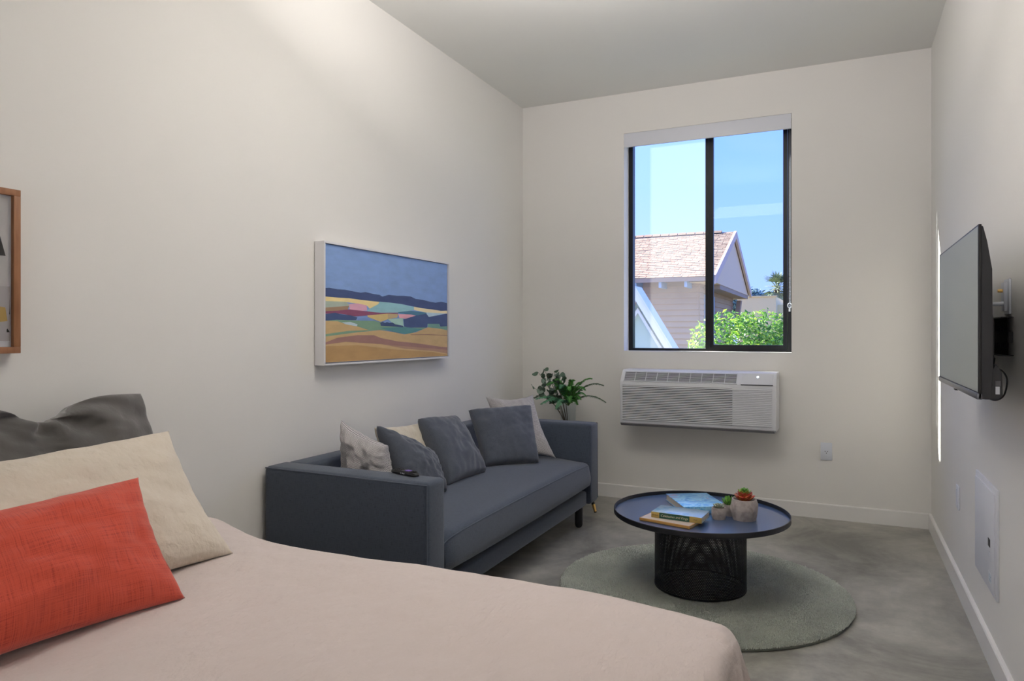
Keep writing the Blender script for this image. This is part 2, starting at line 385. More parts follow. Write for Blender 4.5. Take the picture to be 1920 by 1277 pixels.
# canvas patches of the painting: (display colour, outline as (y, z) metres)
PAINT=[
((62,75,112),[(2.625,1.413),(2.654,1.416),(2.713,1.412),(2.775,1.413),(2.839,1.408),(2.895,1.405),(2.934,1.410),(3.003,1.404),(3.054,1.402),(3.080,1.394),(3.138,1.406),(3.215,1.405),(3.283,1.408),(3.353,1.407),(3.401,1.396),(3.475,1.394),(3.565,1.385),(3.618,1.383),(3.686,1.391),(3.752,1.386),(3.752,1.339),(3.679,1.336),(3.565,1.341),(3.463,1.345),(3.353,1.354),(3.260,1.361),(3.149,1.364),(3.044,1.365),(2.963,1.366),(2.867,1.369),(2.802,1.372),(2.713,1.371),(2.625,1.372)]),
((218,193,138),[(2.625,1.373),(2.713,1.372),(2.802,1.373),(2.867,1.370),(2.963,1.367),(3.054,1.365),(3.038,1.328),(2.973,1.325),(2.943,1.343),(2.867,1.349),(2.775,1.353),(2.625,1.351)]),
((152,162,148),[(2.625,1.352),(2.775,1.354),(2.802,1.344),(2.804,1.331),(2.625,1.320)]),
((168,138,110),[(2.625,1.321),(2.802,1.335),(2.791,1.313),(2.713,1.308),(2.625,1.303)]),
((198,150,168),[(2.802,1.344),(2.867,1.350),(2.943,1.343),(2.948,1.316),(2.876,1.312),(2.807,1.315)]),
((142,82,108),[(2.625,1.304),(2.713,1.309),(2.802,1.318),(2.953,1.312),(3.064,1.309),(3.226,1.315),(3.226,1.307),(3.064,1.299),(2.953,1.291),(2.848,1.284),(2.775,1.292),(2.687,1.297),(2.625,1.291)]),
((132,172,178),[(2.948,1.319),(3.044,1.353),(3.054,1.366),(3.149,1.365),(3.260,1.361),(3.383,1.349),(3.383,1.332),(3.306,1.323),(3.226,1.313),(3.064,1.308),(2.953,1.312)]),
((212,197,160),[(3.383,1.351),(3.463,1.345),(3.565,1.342),(3.679,1.336),(3.752,1.339),(3.752,1.321),(3.591,1.320),(3.513,1.321),(3.383,1.332)]),
((165,185,196),[(3.513,1.322),(3.727,1.321),(3.552,1.296),(3.513,1.304)]),
((72,112,134),[(3.226,1.316),(3.353,1.327),(3.513,1.321),(3.520,1.305),(3.389,1.298),(3.283,1.308),(3.226,1.310)]),
((62,78,115),[(2.625,1.290),(2.696,1.299),(2.731,1.293),(2.811,1.289),(2.867,1.279),(2.857,1.266),(2.625,1.260)]),
((212,187,126),[(2.948,1.292),(3.127,1.305),(3.127,1.275),(3.064,1.260),(3.003,1.273),(2.953,1.283)]),
((192,168,126),[(3.127,1.305),(3.226,1.305),(3.215,1.286),(3.127,1.275)]),
((207,152,162),[(3.226,1.305),(3.353,1.306),(3.401,1.301),(3.318,1.280),(3.237,1.283)]),
((112,137,184),[(2.867,1.279),(2.953,1.279),(3.013,1.265),(2.867,1.263)]),
((150,182,172),[(3.127,1.276),(3.271,1.284),(3.277,1.240),(3.171,1.255)]),
((114,144,120),[(2.705,1.265),(2.867,1.264),(3.003,1.265),(3.064,1.258),(3.171,1.255),(3.283,1.237),(3.520,1.235),(3.463,1.221),(3.329,1.196),(3.260,1.199),(3.138,1.215),(3.054,1.218),(2.867,1.205),(2.625,1.184),(2.625,1.259)]),
((66,80,117),[(3.277,1.277),(3.401,1.301),(3.513,1.314),(3.539,1.296),(3.752,1.321),(3.752,1.243),(3.672,1.239),(3.658,1.257),(3.526,1.256),(3.520,1.234),(3.329,1.231),(3.283,1.237)]),
((80,126,128),[(3.054,1.229),(3.283,1.235),(3.475,1.225),(3.329,1.195),(3.260,1.199),(3.138,1.215)]),
((165,181,187),[(2.744,1.253),(2.811,1.256),(2.867,1.245),(2.862,1.235),(2.775,1.244)]),
((58,74,108),[(3.059,1.255),(3.080,1.261),(3.101,1.254),(3.117,1.260),(3.138,1.256),(3.171,1.258),(3.198,1.247),(3.271,1.242),(3.271,1.233),(3.193,1.236),(3.064,1.240)]),
((106,142,130),[(3.526,1.256),(3.658,1.257),(3.665,1.240),(3.752,1.244),(3.752,1.218),(3.631,1.230),(3.526,1.234)]),
((200,170,122),[(2.625,1.259),(2.713,1.258),(2.775,1.244),(2.867,1.234),(2.963,1.216),(2.793,1.212),(2.625,1.196)]),
((200,170,124),[(2.625,1.185),(2.867,1.205),(3.054,1.217),(3.160,1.209),(3.283,1.194),(3.401,1.206),(3.526,1.235),(3.658,1.228),(3.752,1.219),(3.752,1.062),(2.625,1.062)]),
((186,150,100),[(2.625,1.139),(2.867,1.141),(3.171,1.114),(3.591,1.088),(3.752,1.069),(3.752,1.062),(2.625,1.062)]),
((160,122,112),[(2.625,1.157),(2.713,1.179),(2.867,1.191),(3.003,1.190),(3.064,1.175),(3.226,1.155),(3.341,1.148),(3.501,1.135),(3.658,1.120),(3.752,1.114),(3.752,1.098),(3.591,1.109),(3.283,1.128),(3.064,1.143),(2.775,1.158),(2.625,1.147)]),
((176,140,116),[(3.064,1.143),(3.283,1.128),(3.591,1.109),(3.752,1.098),(3.752,1.075),(3.591,1.095),(3.283,1.115)]),
((150,115,98),[(3.341,1.193),(3.526,1.194),(3.752,1.189),(3.752,1.186),(3.526,1.190),(3.353,1.190)]),
]

# ---------------------------------------------------------------- packaged wall air conditioner
ax0, ax1 = -1.400, -.378
ac = empty('wall_air_conditioner', (-.889, 5.0, .565), 'white rectangular air conditioner with horizontal louvres mounted on the wall below the window', 'air conditioner')
M['acw'] = mat('off_white_casing', (.66, .67, .70), .42, spec=.4)
M['acd'] = mat('dark_vent_interior', (.055, .057, .065), .7)
prof = [(5.0, .565), (4.775, .565), (4.757, .580), (4.755, .862), (4.758, .868)]
prof += [(4.815, .938), (4.835, .947), (5.0, .947)]
chd(ac, 'casing', MB().prism(prof, 'X', ax0, ax1), M['acw'], bevel=.006, seg=3)
# raised front fascia edge
chd(ac, 'bottom_lip', MB().prism([(4.752, .578), (4.775, .560), (4.90, .560), (4.90, .565), (4.775, .566), (4.757, .583)], 'X', ax0+.004, ax1-.012), mat('grey_lip', (.24, .24, .26), .5))
# top grille on the slope
p0 = Vector((0, 4.7575, .867)); p1 = Vector((0, 4.8145, .937)); dv = p1-p0; nv = Vector((0, -dv.z, dv.y)).normalized()
def slope(t, off): q = p0+dv*t+nv*off; return (q.y, q.z)
gx0, gx1 = -1.372, -.622
chd(ac, 'grille_opening', MB().prism([slope(.10, .0004), slope(.93, .0004), slope(.93, .0012), slope(.10, .0012)], 'X', gx0, gx1), M['acd'])
NV = 10
for k in range(NV+1):
    x = gx0 + (gx1-gx0)*k/NV
    chd(ac, 'grille_divider', MB().prism([slope(.06, .001), slope(.96, .001), slope(.96, .006), slope(.06, .006)], 'X', x-.0016, x+.0016), M['acw'])
for k in range(8):
    t = .10+.83*(k+.35)/8
    chd(ac, 'grille_fin', MB().prism([slope(t, .001), slope(t+.035, .001), slope(t+.035, .004), slope(t, .004)], 'X', gx0, gx1), M['acw'])
chd(ac, 'grille_rim', MB().prism([slope(.0, .001), slope(.07, .001), slope(.07, .006), slope(.0, .006)], 'X', gx0-.004, gx1+.004), M['acw'])
# control door
cd_ = chd(ac, 'control_cover', MB().prism([slope(.0, .001), slope(.95, .001), slope(.95, .005), slope(.0, .005)], 'X', -.592, -.398), M['acw'])
chd(ac, 'cover_shadow_gap', MB().prism([slope(-.05, .0004), slope(.01, .0004), slope(.01, .0052), slope(-.05, .003)], 'X', -.594, -.398), M['acd'])
M['acblue'] = mat('pale_status_light', (.8, .9, 1), .4, emit=(.8, .92, 1, 1.1))
q = p0+dv*.66+nv*.006
chd(ac, 'status_light', MB().tube([(-.493, q.y+.0008, q.z-.0006), (-.493, q.y-.001, q.z+.0008)], .008, 12), M['acblue'])
# front louvres
lz0, lz1, ln = .602, .842, 21
chd(ac, 'louvre_opening', MB().box(-1.380, -.646, 4.7535, 4.7552, lz0, lz1), M['acd'])
chd(ac, 'closed_louvre_panel', MB().box(-.646, -.402, 4.7530, 4.7552, lz0-.002, lz1+.002), M['acw'])
for k in range(ln):
    z = lz0+(lz1-lz0)*(k+.5)/ln
    h2 = (lz1-lz0)/ln
    chd(ac, 'louvre', MB().prism([(4.7545, z-h2*.28), (4.7475, z-h2*.30), (4.7485, z+h2*.05), (4.7545, z+h2*.34)], 'X', -1.382, -.646), M['acw'])
for k in range(ln):
    z = lz0+(lz1-lz0)*(k+.5)/ln
    chd(ac, 'closed_louvre', MB().prism([(4.7535, z-h2*.40), (4.7480, z-h2*.28), (4.7490, z+h2*.20), (4.7535, z+h2*.34)], 'X', -.644, -.405), M['acw'])

# ---------------------------------------------------------------- outlet, switch plate, access panel
ol = empty('wall_outlet', (-.0925, 5.0, .38), 'small white power outlet plate on the back wall right of the air conditioner', 'outlet')
chd(ol, 'plate', MB().box(-.127, -.058, 4.991, 5.0, .378, .492), M['white'], bevel=.003)
chd(ol, 'receptacle', MB().tube([(-.0925, 4.992, .432), (-.0925, 4.9885, .432)], .017, 24), M['white'])
for dx, dz in ((-.007, .004), (.007, .004), (0, -.007)):
    chd(ol, 'slot', MB().box(-.0925+dx-.0018, -.0925+dx+.0018, 4.9875, 4.9895, .432+dz-.0028, .432+dz+.0028), M['acd'])
sw = empty('blank_wall_plate', (R, 3.885, .38), 'narrow white wall plate low on the right wall between corner and access panel', 'wall plate')
chd(sw, 'plate', MB().box(R-.006, R, 3.845, 3.925, .376, .486), M['white'], bevel=.002)
chd(sw, 'rocker', MB().box(R-.009, R-.005, 3.868, 3.902, .396, .466), M['white'], bevel=.002)
ap = empty('access_panel', (R, 3.15, .265), 'tall white metal access panel with black latch low on the right wall', 'access panel')
chd(ap, 'panel_frame', MB().box(R-.008, R, 2.935, 3.365, .262, .652), M['whitep'], bevel=.002)
chd(ap, 'panel_door', MB().box(R-.0125, R-.007, 2.962, 3.348, .270, .632), M['whitep'], bevel=.0015)
lt = chd(ap, 'latch', MB().box(R-.014, R-.012, 3.028, 3.062, .428, .456), M['blackp'])
stk = mat('sticker_paper', (.62, .70, .78), .5, var=(160, (.22, .30, .42), .5, .6))
chd(ap, 'sticker', MB().box(R-.0130, R-.0124, 3.000, 3.062, .300, .338), M['white'])
chd(ap, 'sticker_print', MB().box(R-.0133, R-.0129, 3.006, 3.050, .304, .333), stk)
chd(ap, 'keyhole_cover', MB().box(R-.0140, R-.0124, 3.030, 3.042, .396, .412), M['white'])

# ---------------------------------------------------------------- television and mount on the right wall
def tv():
    X = .352; ya, yb = 2.385, 3.275; za, zb = 1.012, 1.512
    t = empty('television', (X+.03, (ya+yb)/2, za), 'black flat screen television on a bracket on the right wall', 'television')
    cy, cz = (ya+yb)/2, (za+zb)/2
    scr = mat('screen_reflected_grey', (.34, .37, .345), .5, spec=.5)  # grey of the reflected wall is put into the screen colour
    M['scr'] = scr
    chd(t, 'bezel', MB().box(X, X+.008, ya, yb, za, zb), M['blackp'], bevel=.0015)
    chd(t, 'screen', MB().box(X-.0008, X+.001, ya+.006, yb-.006, za+.020, zb-.006), scr)
    chd(t, 'bottom_trim', MB().box(X-.004, X+.010, ya, yb, za-.001, za+.017), mat('dark_metallic_trim', (.16, .17, .19), .3, metal=.7), bevel=.002)
    chd(t, 'sensor', MB().box(X-.003, X+.004, cy-.02, cy+.02, za-.006, za-.001), M['blackp'])
    # back shell: thin at top, thicker below
    def shell(prof, y0, y1):
        return MB().prism([(x, z) for x, z in prof], 'Y', y0, y1)
    chd(t, 'back_shell', shell([(X+.008, za+.0), (X+.008, zb-.004), (X+.012, zb-.006), (X+.022, zb-.05), (X+.034, zb-.13), (X+.036, za+.085), (X+.032, za+.03), (X+.028, za)], ya+.003, yb-.003), M['tvback'], bevel=.002)
    chd(t, 'lower_housing', shell([(X+.016, za-.002), (X+.016, za+.048), (X+.046, za+.10), (X+.060, za+.076), (X+.062, za+.010), (X+.050, za-.002)], ya+.02, yb-.02), M['tvback'], bevel=.003)
    for dz in (.040, .052):
        chd(t, 'screw', MB().tube([(X+.034, ya+.0205, za+dz), (X+.034, ya+.018, za+dz)], .0028, 10), M['blackp'])
    chd(t, 'rating_sticker', MB().box(X+.044, X+.054, ya+.0185, ya+.0202, za+.014, za+.036), M['white'])
    chd(t, 'energy_sticker', MB().box(X+.044, X+.056, ya+.0185, ya+.0202, za+.038, za+.052), mat('grey_sticker', (.10, .10, .115), .4))
    return t
tv()
mt = empty('television_mount', (R-.01, 2.83, 1.10), 'black slotted steel bracket joining the television to the right wall', 'mount')
# wall strip with two rows of slots, folded flanges above and below
pl = MB(); y0, y1 = 2.70, 3.03; z0, z1 = 1.130, 1.250; xa, xb = R-.018, R-.0155
slots = [(y0+.012+k*.026, y0+.030+k*.026) for k in range(11)]
for (za, zb) in ((z0, z0+.022), (z0+.038, z1-.042), (z1-.026, z1)):
    pl.box(xa, xb, y0, y1, za, zb)
for (za, zb) in ((z0+.022, z0+.038), (z1-.042, z1-.026)):
    ys = [y0]+[v for s in slots for v in s]+[y1]
    for k in range(0, len(ys), 2): pl.box(xa, xb, ys[k], ys[k+1], za, zb)
chd(mt, 'slotted_plate', pl, mat('matt_black_steel', (.010, .010, .011), .85, spec=.1))
chd(mt, 'top_flange', MB().box(R-.034, R, y0+.01, y1, z1, z1+.003), M['blackp'])
chd(mt, 'bottom_flange', MB().box(R-.034, R, y0+.01, y1, z0-.003, z0), M['blackp'])
chd(mt, 'spacer', MB().box(xb, R, y0+.02, y0+.026, z0+.04, z1-.045).box(xb, R, y1-.03, y1-.02, z0, z1), M['blackp'])
for yy in (2.60, 3.03):
    chd(mt, 'upright_rail', MB().prism([(.390, 1.085), (.390, 1.395), (.397, 1.397), (.425, 1.235), (.425, 1.12), (.405, 1.085)], 'Y', yy, yy+.005), M['blackp'])
    chd(mt, 'rail_face', MB().box(.388, .3915, yy, yy+.03, 1.085, 1.395), M['blackp'])
chd(mt, 'swing_arm', MB().box(.395, xa, 2.96, 3.0, 1.18, 1.20), M['blackp'])
cp = empty('cable_wall_plate', (R, 2.79, 1.265), 'white wall plate with gold coaxial connector behind the television', 'wall plate')
chd(cp, 'plate', MB().box(R-.007, R, 2.742, 2.822, 1.262, 1.378), M['white'], bevel=.003)
chd(cp, 'plate_block', MB().box(R-.016, R-.006, 2.765, 2.815, 1.272, 1.368), M['white'], bevel=.002)
chd(cp, 'coaxial_connector', MB().tube([(R-.014, 2.79, 1.340), (R-.030, 2.79, 1.340)], [.006, .005], 10), M['brass'], smooth=True)
wc = MB().tube([(R-.014, 2.775, 1.297), (R-.045, 2.774, 1.296)], [.008, .006], 10).tube([(R-.045, 2.774, 1.296), (R-.07, 2.76, 1.299), (R-.105, 2.745, 1.300)], .0032, 8)
tag(wc.build('network_cable', M['white'], smooth=True), 'short white cable plugged between wall plate and television back', 'cable')
kb = MB()
cyy, czz = 2.74, 1.055
kb.tube(spline([(.405, 2.60, 1.10), (.42, 2.62, 1.092), (.452, 2.66, 1.085), (.474, 2.70, 1.06), (.478, 2.72, 1.03), (.468, 2.71, 1.0), (.445, 2.68, .988), (.420, 2.64, .995), (.405, 2.60, 1.02)]), .0026, 8)
kb.tube(spline([(.400, 2.55, 1.27), (.397, 2.56, 1.2), (.402, 2.57, 1.12), (.403, 2.58, 1.08), (.408, 2.59, 1.05), (.425, 2.61, 1.035), (.44, 2.63, 1.03)]), .0045, 8)
kb.tube(spline([(.400, 2.62, 1.10), (.43, 2.66, 1.09), (.44, 2.70, 1.105), (.445, 2.72, 1.12)]), .003, 8)
tag(kb.build('power_cord', M['blackp'], smooth=True), 'looped black cords hanging behind the television below its bracket', 'cord')

# ---------------------------------------------------------------- pictures on the left wall
pa = empty('landscape_painting', (L, 3.188, 1.049), 'abstract landscape painting in a white float frame above the sofa', 'painting')
PY0, PY1, PZ0, PZ1 = 2.607, 3.768, 1.049, 1.633
M['frw'] = mat('white_painted_wood', (.74, .73, .74), .45)
f_ = MB(); t_ = .009
for bx in ((PY0, PY1, PZ0, PZ0+t_), (PY0, PY1, PZ1-t_, PZ1), (PY0, PY0+t_, PZ0+t_, PZ1-t_), (PY1-t_, PY1, PZ0+t_, PZ1-t_)):
    chd(pa, 'frame_rail', MB().box(L+.004, -2.19, *bx), M['frw'])
chd(pa, 'backing', MB().box(L+.006, -2.215, PY0+t_, PY1-t_, PZ0+t_, PZ1-t_), M['blackp'])
def canvas_mat(rgb, k):
    c = s2l(rgb); g = 1.15 if rgb[2] < 130 and rgb[0] > 140 else 1.5; c = tuple(min(1, x*g) for x in c[:3])
    return mat('paint_%d' % k, c, .6, spec=.3, bump=(900, .25, .0004), var=(30, tuple(x*.86 for x in c), .35, .75, (1, .35, 1)))
ca = MB(); mats = [canvas_mat((120, 146, 190), 99)]
ca.box(-2.215, -2.200, 2.621, 3.755, 1.060, 1.622, 0)
from mathutils.geometry import tessellate_polygon
for k, (rgb, pts) in enumerate(PAINT):
    mats.append(canvas_mat(rgb, k)); xx = -2.200+.00012*(k+1)
    v3 = [Vector((xx, y, z)) for y, z in pts]
    tris = tessellate_polygon([v3])
    fs = []
    for t in tris:
        nrm = (v3[t[1]]-v3[t[0]]).cross(v3[t[2]]-v3[t[0]])
        fs.append(t if nrm.x > 0 else t[::-1])
    ca.add(v3, fs, k+1)
chd(pa, 'painted_canvas', ca, mats)

oak = mat('oak_wood', (.36, .165, .075), .5, var=(14, (.27, .115, .048), .35, .7, (6, 6, .8)))
op = empty('framed_print', (L, 1.05, 1.141), 'oak framed abstract print with white mat at the left edge above the bed', 'picture')
FY0, FY1, FZ0, FZ1 = .80, 1.275, 1.141, 1.624; ft = .019
for bx in ((FY0, FY1, FZ0, FZ0+ft), (FY0, FY1, FZ1-ft, FZ1), (FY0, FY0+ft, FZ0+ft, FZ1-ft), (FY1-ft, FY1, FZ0+ft, FZ1-ft)):
    chd(op, 'frame_rail', MB().box(L+.003, -2.207, *bx), oak, bevel=.001)
chd(op, 'mat_board', MB().box(L+.005, -2.222, FY0+ft, FY1-ft, FZ0+ft, FZ1-ft), M['whitep'])
chd(op, 'print_sheet', MB().box(-2.222, -2.2205, .84, 1.246, 1.178, 1.598), mat('grey_print_paper', (.56, .55, .56), .6))
pr1 = mat('print_grey', (.47, .45, .47), .6); pr2 = mat('print_ochre', (.50, .34, .10), .6); pr3 = mat('print_black', (.02, .02, .02), .6)
chd(op, 'printed_shape', MB().box(-2.2205, -2.2202, .84, 1.252, 1.178, 1.338), pr1)
chd(op, 'printed_shape', MB().prism([(1.17, 1.285), (1.239, 1.276), (1.245, 1.236), (1.17, 1.225)], 'X', -2.2202, -2.2198), pr2)
chd(op, 'printed_shape', MB().prism([(1.19, 1.426), (1.240, 1.427), (1.215, 1.52)], 'X', -2.2205, -2.2198), pr3)
chd(op, 'printed_shape', MB().prism([(1.2495, 1.256), (1.2515, 1.256), (1.2515, 1.274)], 'X', -2.2202, -2.2198), pr3)
chd(op, 'printed_shape', MB().prism([(1.243, 1.203), (1.251, 1.203), (1.249, 1.209), (1.247, 1.209), (1.246, 1.214), (1.243, 1.211)], 'X', -2.2202, -2.2198), pr3)
chd(op, 'glass', MB().box(-2.214, -2.212, FY0+ft, FY1-ft, FZ0+ft, FZ1-ft), M['glassP'])

# ---------------------------------------------------------------- sofa
sf = weave(mat('slate_grey_upholstery', (.075, .085, .105), .9, spec=.2, sheen=.25), (.068, .085, .118), (.044, .054, .074), 620, 620, .5, .0008)
SX0, SX1, SY0, SY1 = -2.235, -1.415, 2.270, 4.320; AT = .137; AZ = .634
so = empty('sofa', ((SX0+SX1)/2, (SY0+SY1)/2, 0), 'slate grey upholstered sofa with square arms along the left wall', 'sofa')
def sofa_part(name, mb, m=sf, **k):
    o = chd(so, name, mb, m, **k); box_uv(o.data); return o
sofa_part('arm', MB().box(SX0, SX1, SY0, SY0+AT, .13, AZ), bevel=.022, seg=4)
sofa_part('arm', MB().box(SX0, SX1, SY1-AT, SY1, .13, AZ), bevel=.022, seg=4)
sofa_part('back', MB().box(SX0, SX0+.12, SY0+AT, SY1-AT, .13, AZ-.004), bevel=.018, seg=4)
sofa_part('base', MB().box(SX0+.12, SX1-.028, SY0+AT, SY1-AT, .125, .216), bevel=.015, seg=3)
def seat():
    # crowned seat cushion, soft on the front edge
    nx, ny = 24, 60; x0, x1 = SX0+.12, SX1+.012; y0, y1 = SY0+AT+.003, SY1-AT-.003
    vs = []; r = .035; zb = .246
    def prof(t):    # t 0..1 around front: returns (x offset,z)
        pass
    rows = []
    for j in range(ny+1):
        y = y0+(y1-y0)*j/ny; v = 2*j/ny-1
        end = max(0, abs(v)-.93)/.07
        zt = .398+.020*(1-v**4)-.018*end**2
        fx = x1 - .012*end**2 - .012*(v**4)
        row = [(x0, zb)]
        for i in range(nx+1):
            a = i/nx; x = x0+(fx-r-x0)*a
            row.append((x, zt+.022*math.sin(PI*min(1, a*1.02))))
        for k in range(1, 7):
            an = PI/2*(1-k/6)
            row.append((fx-r+r*math.cos(an)*1.0, zt-r+.0+r*math.sin(an)))
        for k in range(1, 5):
            row.append((fx+.010*math.sin(PI*k/5), zt-r-(zt-r-zb-.018)*k/4))
        row.append((fx-.02, zb)); rows.append([(p[0], y, p[1]) for p in row])
    n = len(rows[0]); mb = MB(); vs = [p for r_ in rows for p in r_]; fs = []
    for j in range(ny):
        for i in range(n):
            i2 = (i+1) % n; fs.append((j*n+i, (j+1)*n+i, (j+1)*n+i2, j*n+i2))
    fs.append(tuple(range(n))); fs.append(tuple(range(ny*n, ny*n+n))[::-1])
    mb.add(vs, fs); o = sofa_part('seat_cushion', mb, smooth=True, sharp=1.2); fix_normals(o.data)
    k = 1+nx+1+3
    w = MB().tube([rows[j][k] for j in range(ny+1)], .0028, 6); 
    pp = w.build('piping', sf, o, smooth=True); pp.data.transform(Matrix.Translation(-so.location))
seat()
# welts on the near arm and back
for nm, pts in (('piping', [(SX1-.006, SY0+.004, .15), (SX1-.006, SY0+.004, AZ-.012), (SX0+.01, SY0+.004, AZ-.007)]),
                ('piping', [(SX1-.006, SY1-AT+.004, .15), (SX1-.006, SY1-AT+.004, AZ-.012)]),
                ('piping', [(SX1-.004, SY1-.004, .15), (SX1-.004, SY1-.004, AZ-.008), (SX0+.02, SY1-.004, AZ-.005)])):
    sofa_part(nm, MB().tube(pts, .0035, 6), smooth=True)
lg = mat('black_wood', (.018, .017, .018), .45)
for (x, y) in ((SX1-.06, SY1-.20), (SX1-.06, SY0+.2), (SX0+.08, SY1-.2), (SX0+.08, SY0+.2)):
    sofa_part('leg', MB().lathe([(.001, 0), (.012, .001), (.020, .008), (.024, .02), (.024, .13)], 20, x, y), lg, smooth=True)

# ---------------------------------------------------------------- cushions on the sofa
cs = [weave(mat('cushion_cloth', (.075, .085, .105), .85, spec=.2, sheen=.35, bump=(9, .12, .01)), (.076, .088, .115), (.050, .058, .076), 330, 330, .4, .0006) for _ in range(1)][0]
def pattern_cloth():
    m = mat('dashed_woven_cloth', (.6, .57, .54), .85, spec=.2, sheen=.2); n = m.node_tree.nodes; l = m.node_tree.links; b = n['Principled BSDF']
    t = n.new('ShaderNodeTexCoord'); mp = n.new('ShaderNodeMapping'); mp.inputs['Scale'].default_value = (1, 1, 1)
    br = n.new('ShaderNodeTexBrick'); br.inputs['Scale'].default_value = 32; br.inputs['Color1'].default_value = (.84, .82, .81, 1); br.inputs['Color2'].default_value = (.74, .71, .71, 1)
    br.inputs['Mortar'].default_value = (.17, .165, .175, 1); br.inputs['Mortar Size'].default_value = .12; br.inputs['Brick Width'].default_value = .62; br.inputs['Row Height'].default_value = .42; br.inputs['Mortar Smooth'].default_value = .3
    l.new(t.outputs['UV'], mp.inputs[0]); l.new(mp.outputs[0], br.inputs['Vector'])
    nz = n.new('ShaderNodeTexNoise'); nz.inputs['Scale'].default_value = 14; l.new(t.outputs['UV'], nz.inputs['Vector'])
    mx_ = n.new('ShaderNodeMixRGB'); mx_.inputs[0].default_value = .12; l.new(br.outputs['Color'], mx_.inputs[1]); mx_.inputs[2].default_value = (.62, .58, .55, 1)
    l.new(mx_.outputs[0], b.inputs['Base Color'])
    bn = n.new('ShaderNodeBump'); bn.inputs['Strength'].default_value = .5; bn.inputs['Distance'].default_value = .002; bn.invert = True
    l.new(br.outputs['Fac'], bn.inputs['Height']); l.new(bn.outputs[0], b.inputs['Normal'])
    return m
pc = pattern_cloth()
tag(cushion('throw_cushion', (-2.10, 2.60, .44), (-1.81, 2.66, .44), (-2.085, 2.60, .800), (-1.870, 2.66, .690), .085, pc, seed=1, wr=.016, pinch=.12, powr=.36),
    'cream dashed-pattern cushion slumped behind the near arm of the sofa', 'cushion', 'sofa cushions')
tag(cushion('throw_cushion', (-1.760, 2.66, .46), (-1.72, 2.93, .435), (-2.005, 2.75, .768), (-1.83, 2.99, .60), .08, cs, seed=2, wr=.009, pinch=.10, powr=.36, cr=.05),
    'dark grey cushion seen edge-on between the dashed cushion and the remote', 'cushion', 'sofa cushions')
fz = mat('cream_fluffy_cloth', (.62, .56, .46), .95, spec=.1, sheen=.6, bump=(70, .7, .006), bump2=(160, .4, .003))
tag(cushion('throw_cushion', (-1.99, 2.87, .44), (-1.95, 3.19, .44), (-2.09, 2.86, .735), (-2.075, 3.27, .715), .06, fz, seed=3, wr=.006),
    'fluffy cream cushion leaning on the sofa back behind dark cushions', 'cushion', 'sofa cushions')
tag(cushion('throw_cushion', (-1.775, 3.045, .435), (-1.768, 3.443, .435), (-2.035, 3.160, .752), (-2.050, 3.580, .718), .080, cs, seed=4, wr=.006, pinch=.085, powr=.34, cr=.06),
    'dark grey square cushion in the middle of the sofa beside the fluffy one', 'cushion', 'sofa cushions')
tag(cushion('throw_cushion', (-1.842, 3.555, .440), (-1.612, 3.829, .435), (-2.064, 3.765, .735), (-1.770, 4.068, .749), .068, cs, seed=5, wr=.005, pinch=.065, powr=.34, cr=.05),
    'dark blue-grey square cushion in front of the pale one near the far sofa arm', 'cushion', 'sofa cushions')
tag(cushion('throw_cushion', (-1.89, 3.86, .44), (-1.592, 4.035, .432), (-2.045, 3.97, .797), (-1.820, 4.205, .802), .045, pc, seed=6, wr=.006, pinch=.15, powr=.36),
    'pale patterned cushion with peaked corners against the far arm of the sofa', 'cushion', 'sofa cushions')

# ---------------------------------------------------------------- remote
rm = empty('remote_control', (-1.585, 2.372, AZ+.001), 'black remote control with purple pad lying on the near sofa arm', 'remote control', rz=math.radians(-17))
def rmb(o, name, m, **k): return o.build(name, m, rm, **k)
body = MB(); nL = 14
for i in range(nL+1):
    a = -1+2*i/nL; w = .019*(1-.25*abs(a)**3); hh = .017*(1-.35*abs(a)**4)
    if i in (0, nL): w *= .6; hh *= .7
    z0 = .001+(.004 if i in (0, nL) else 0)
    for (yy, zz) in ((-w*.75, z0), (w*.75, z0), (w, hh*.5), (w*.8, hh), (-w*.8, hh), (-w, hh*.5)): body.v.append((a*.078, yy, zz))
for i in range(nL):
    for j in range(6): body.f.append((i*6+j, i*6+(j+1) % 6, (i+1)*6+(j+1) % 6, (i+1)*6+j)); body.mi.append(0)
body.f += [tuple(range(6))[::-1], tuple(range(nL*6, nL*6+6))]; body.mi += [0, 0]
rb_ = rmb(body, 'body', M['blackp'], smooth=True); fix_normals(rb_.data)
purple = mat('purple_rubber', (.16, .09, .42), .5)
rmb(MB().box(.010, .034, -.010, .010, .0165, .0195), 'direction_pad', purple, bevel=.001)
for bx in (-.045, -.030, -.015, .046, .058):
    for by in (-.009, 0, .009):
        rmb(MB().box(bx-.004, bx+.004, by-.003, by+.003, .0155, .0185), 'button', lg if bx > 0 else M['tvback'])
for k in range(3):
    rmb(MB().box(-.004+k*.010, -.001+k*.010, -.0200, -.0188, .006, .010), 'side_mark', M['white'])

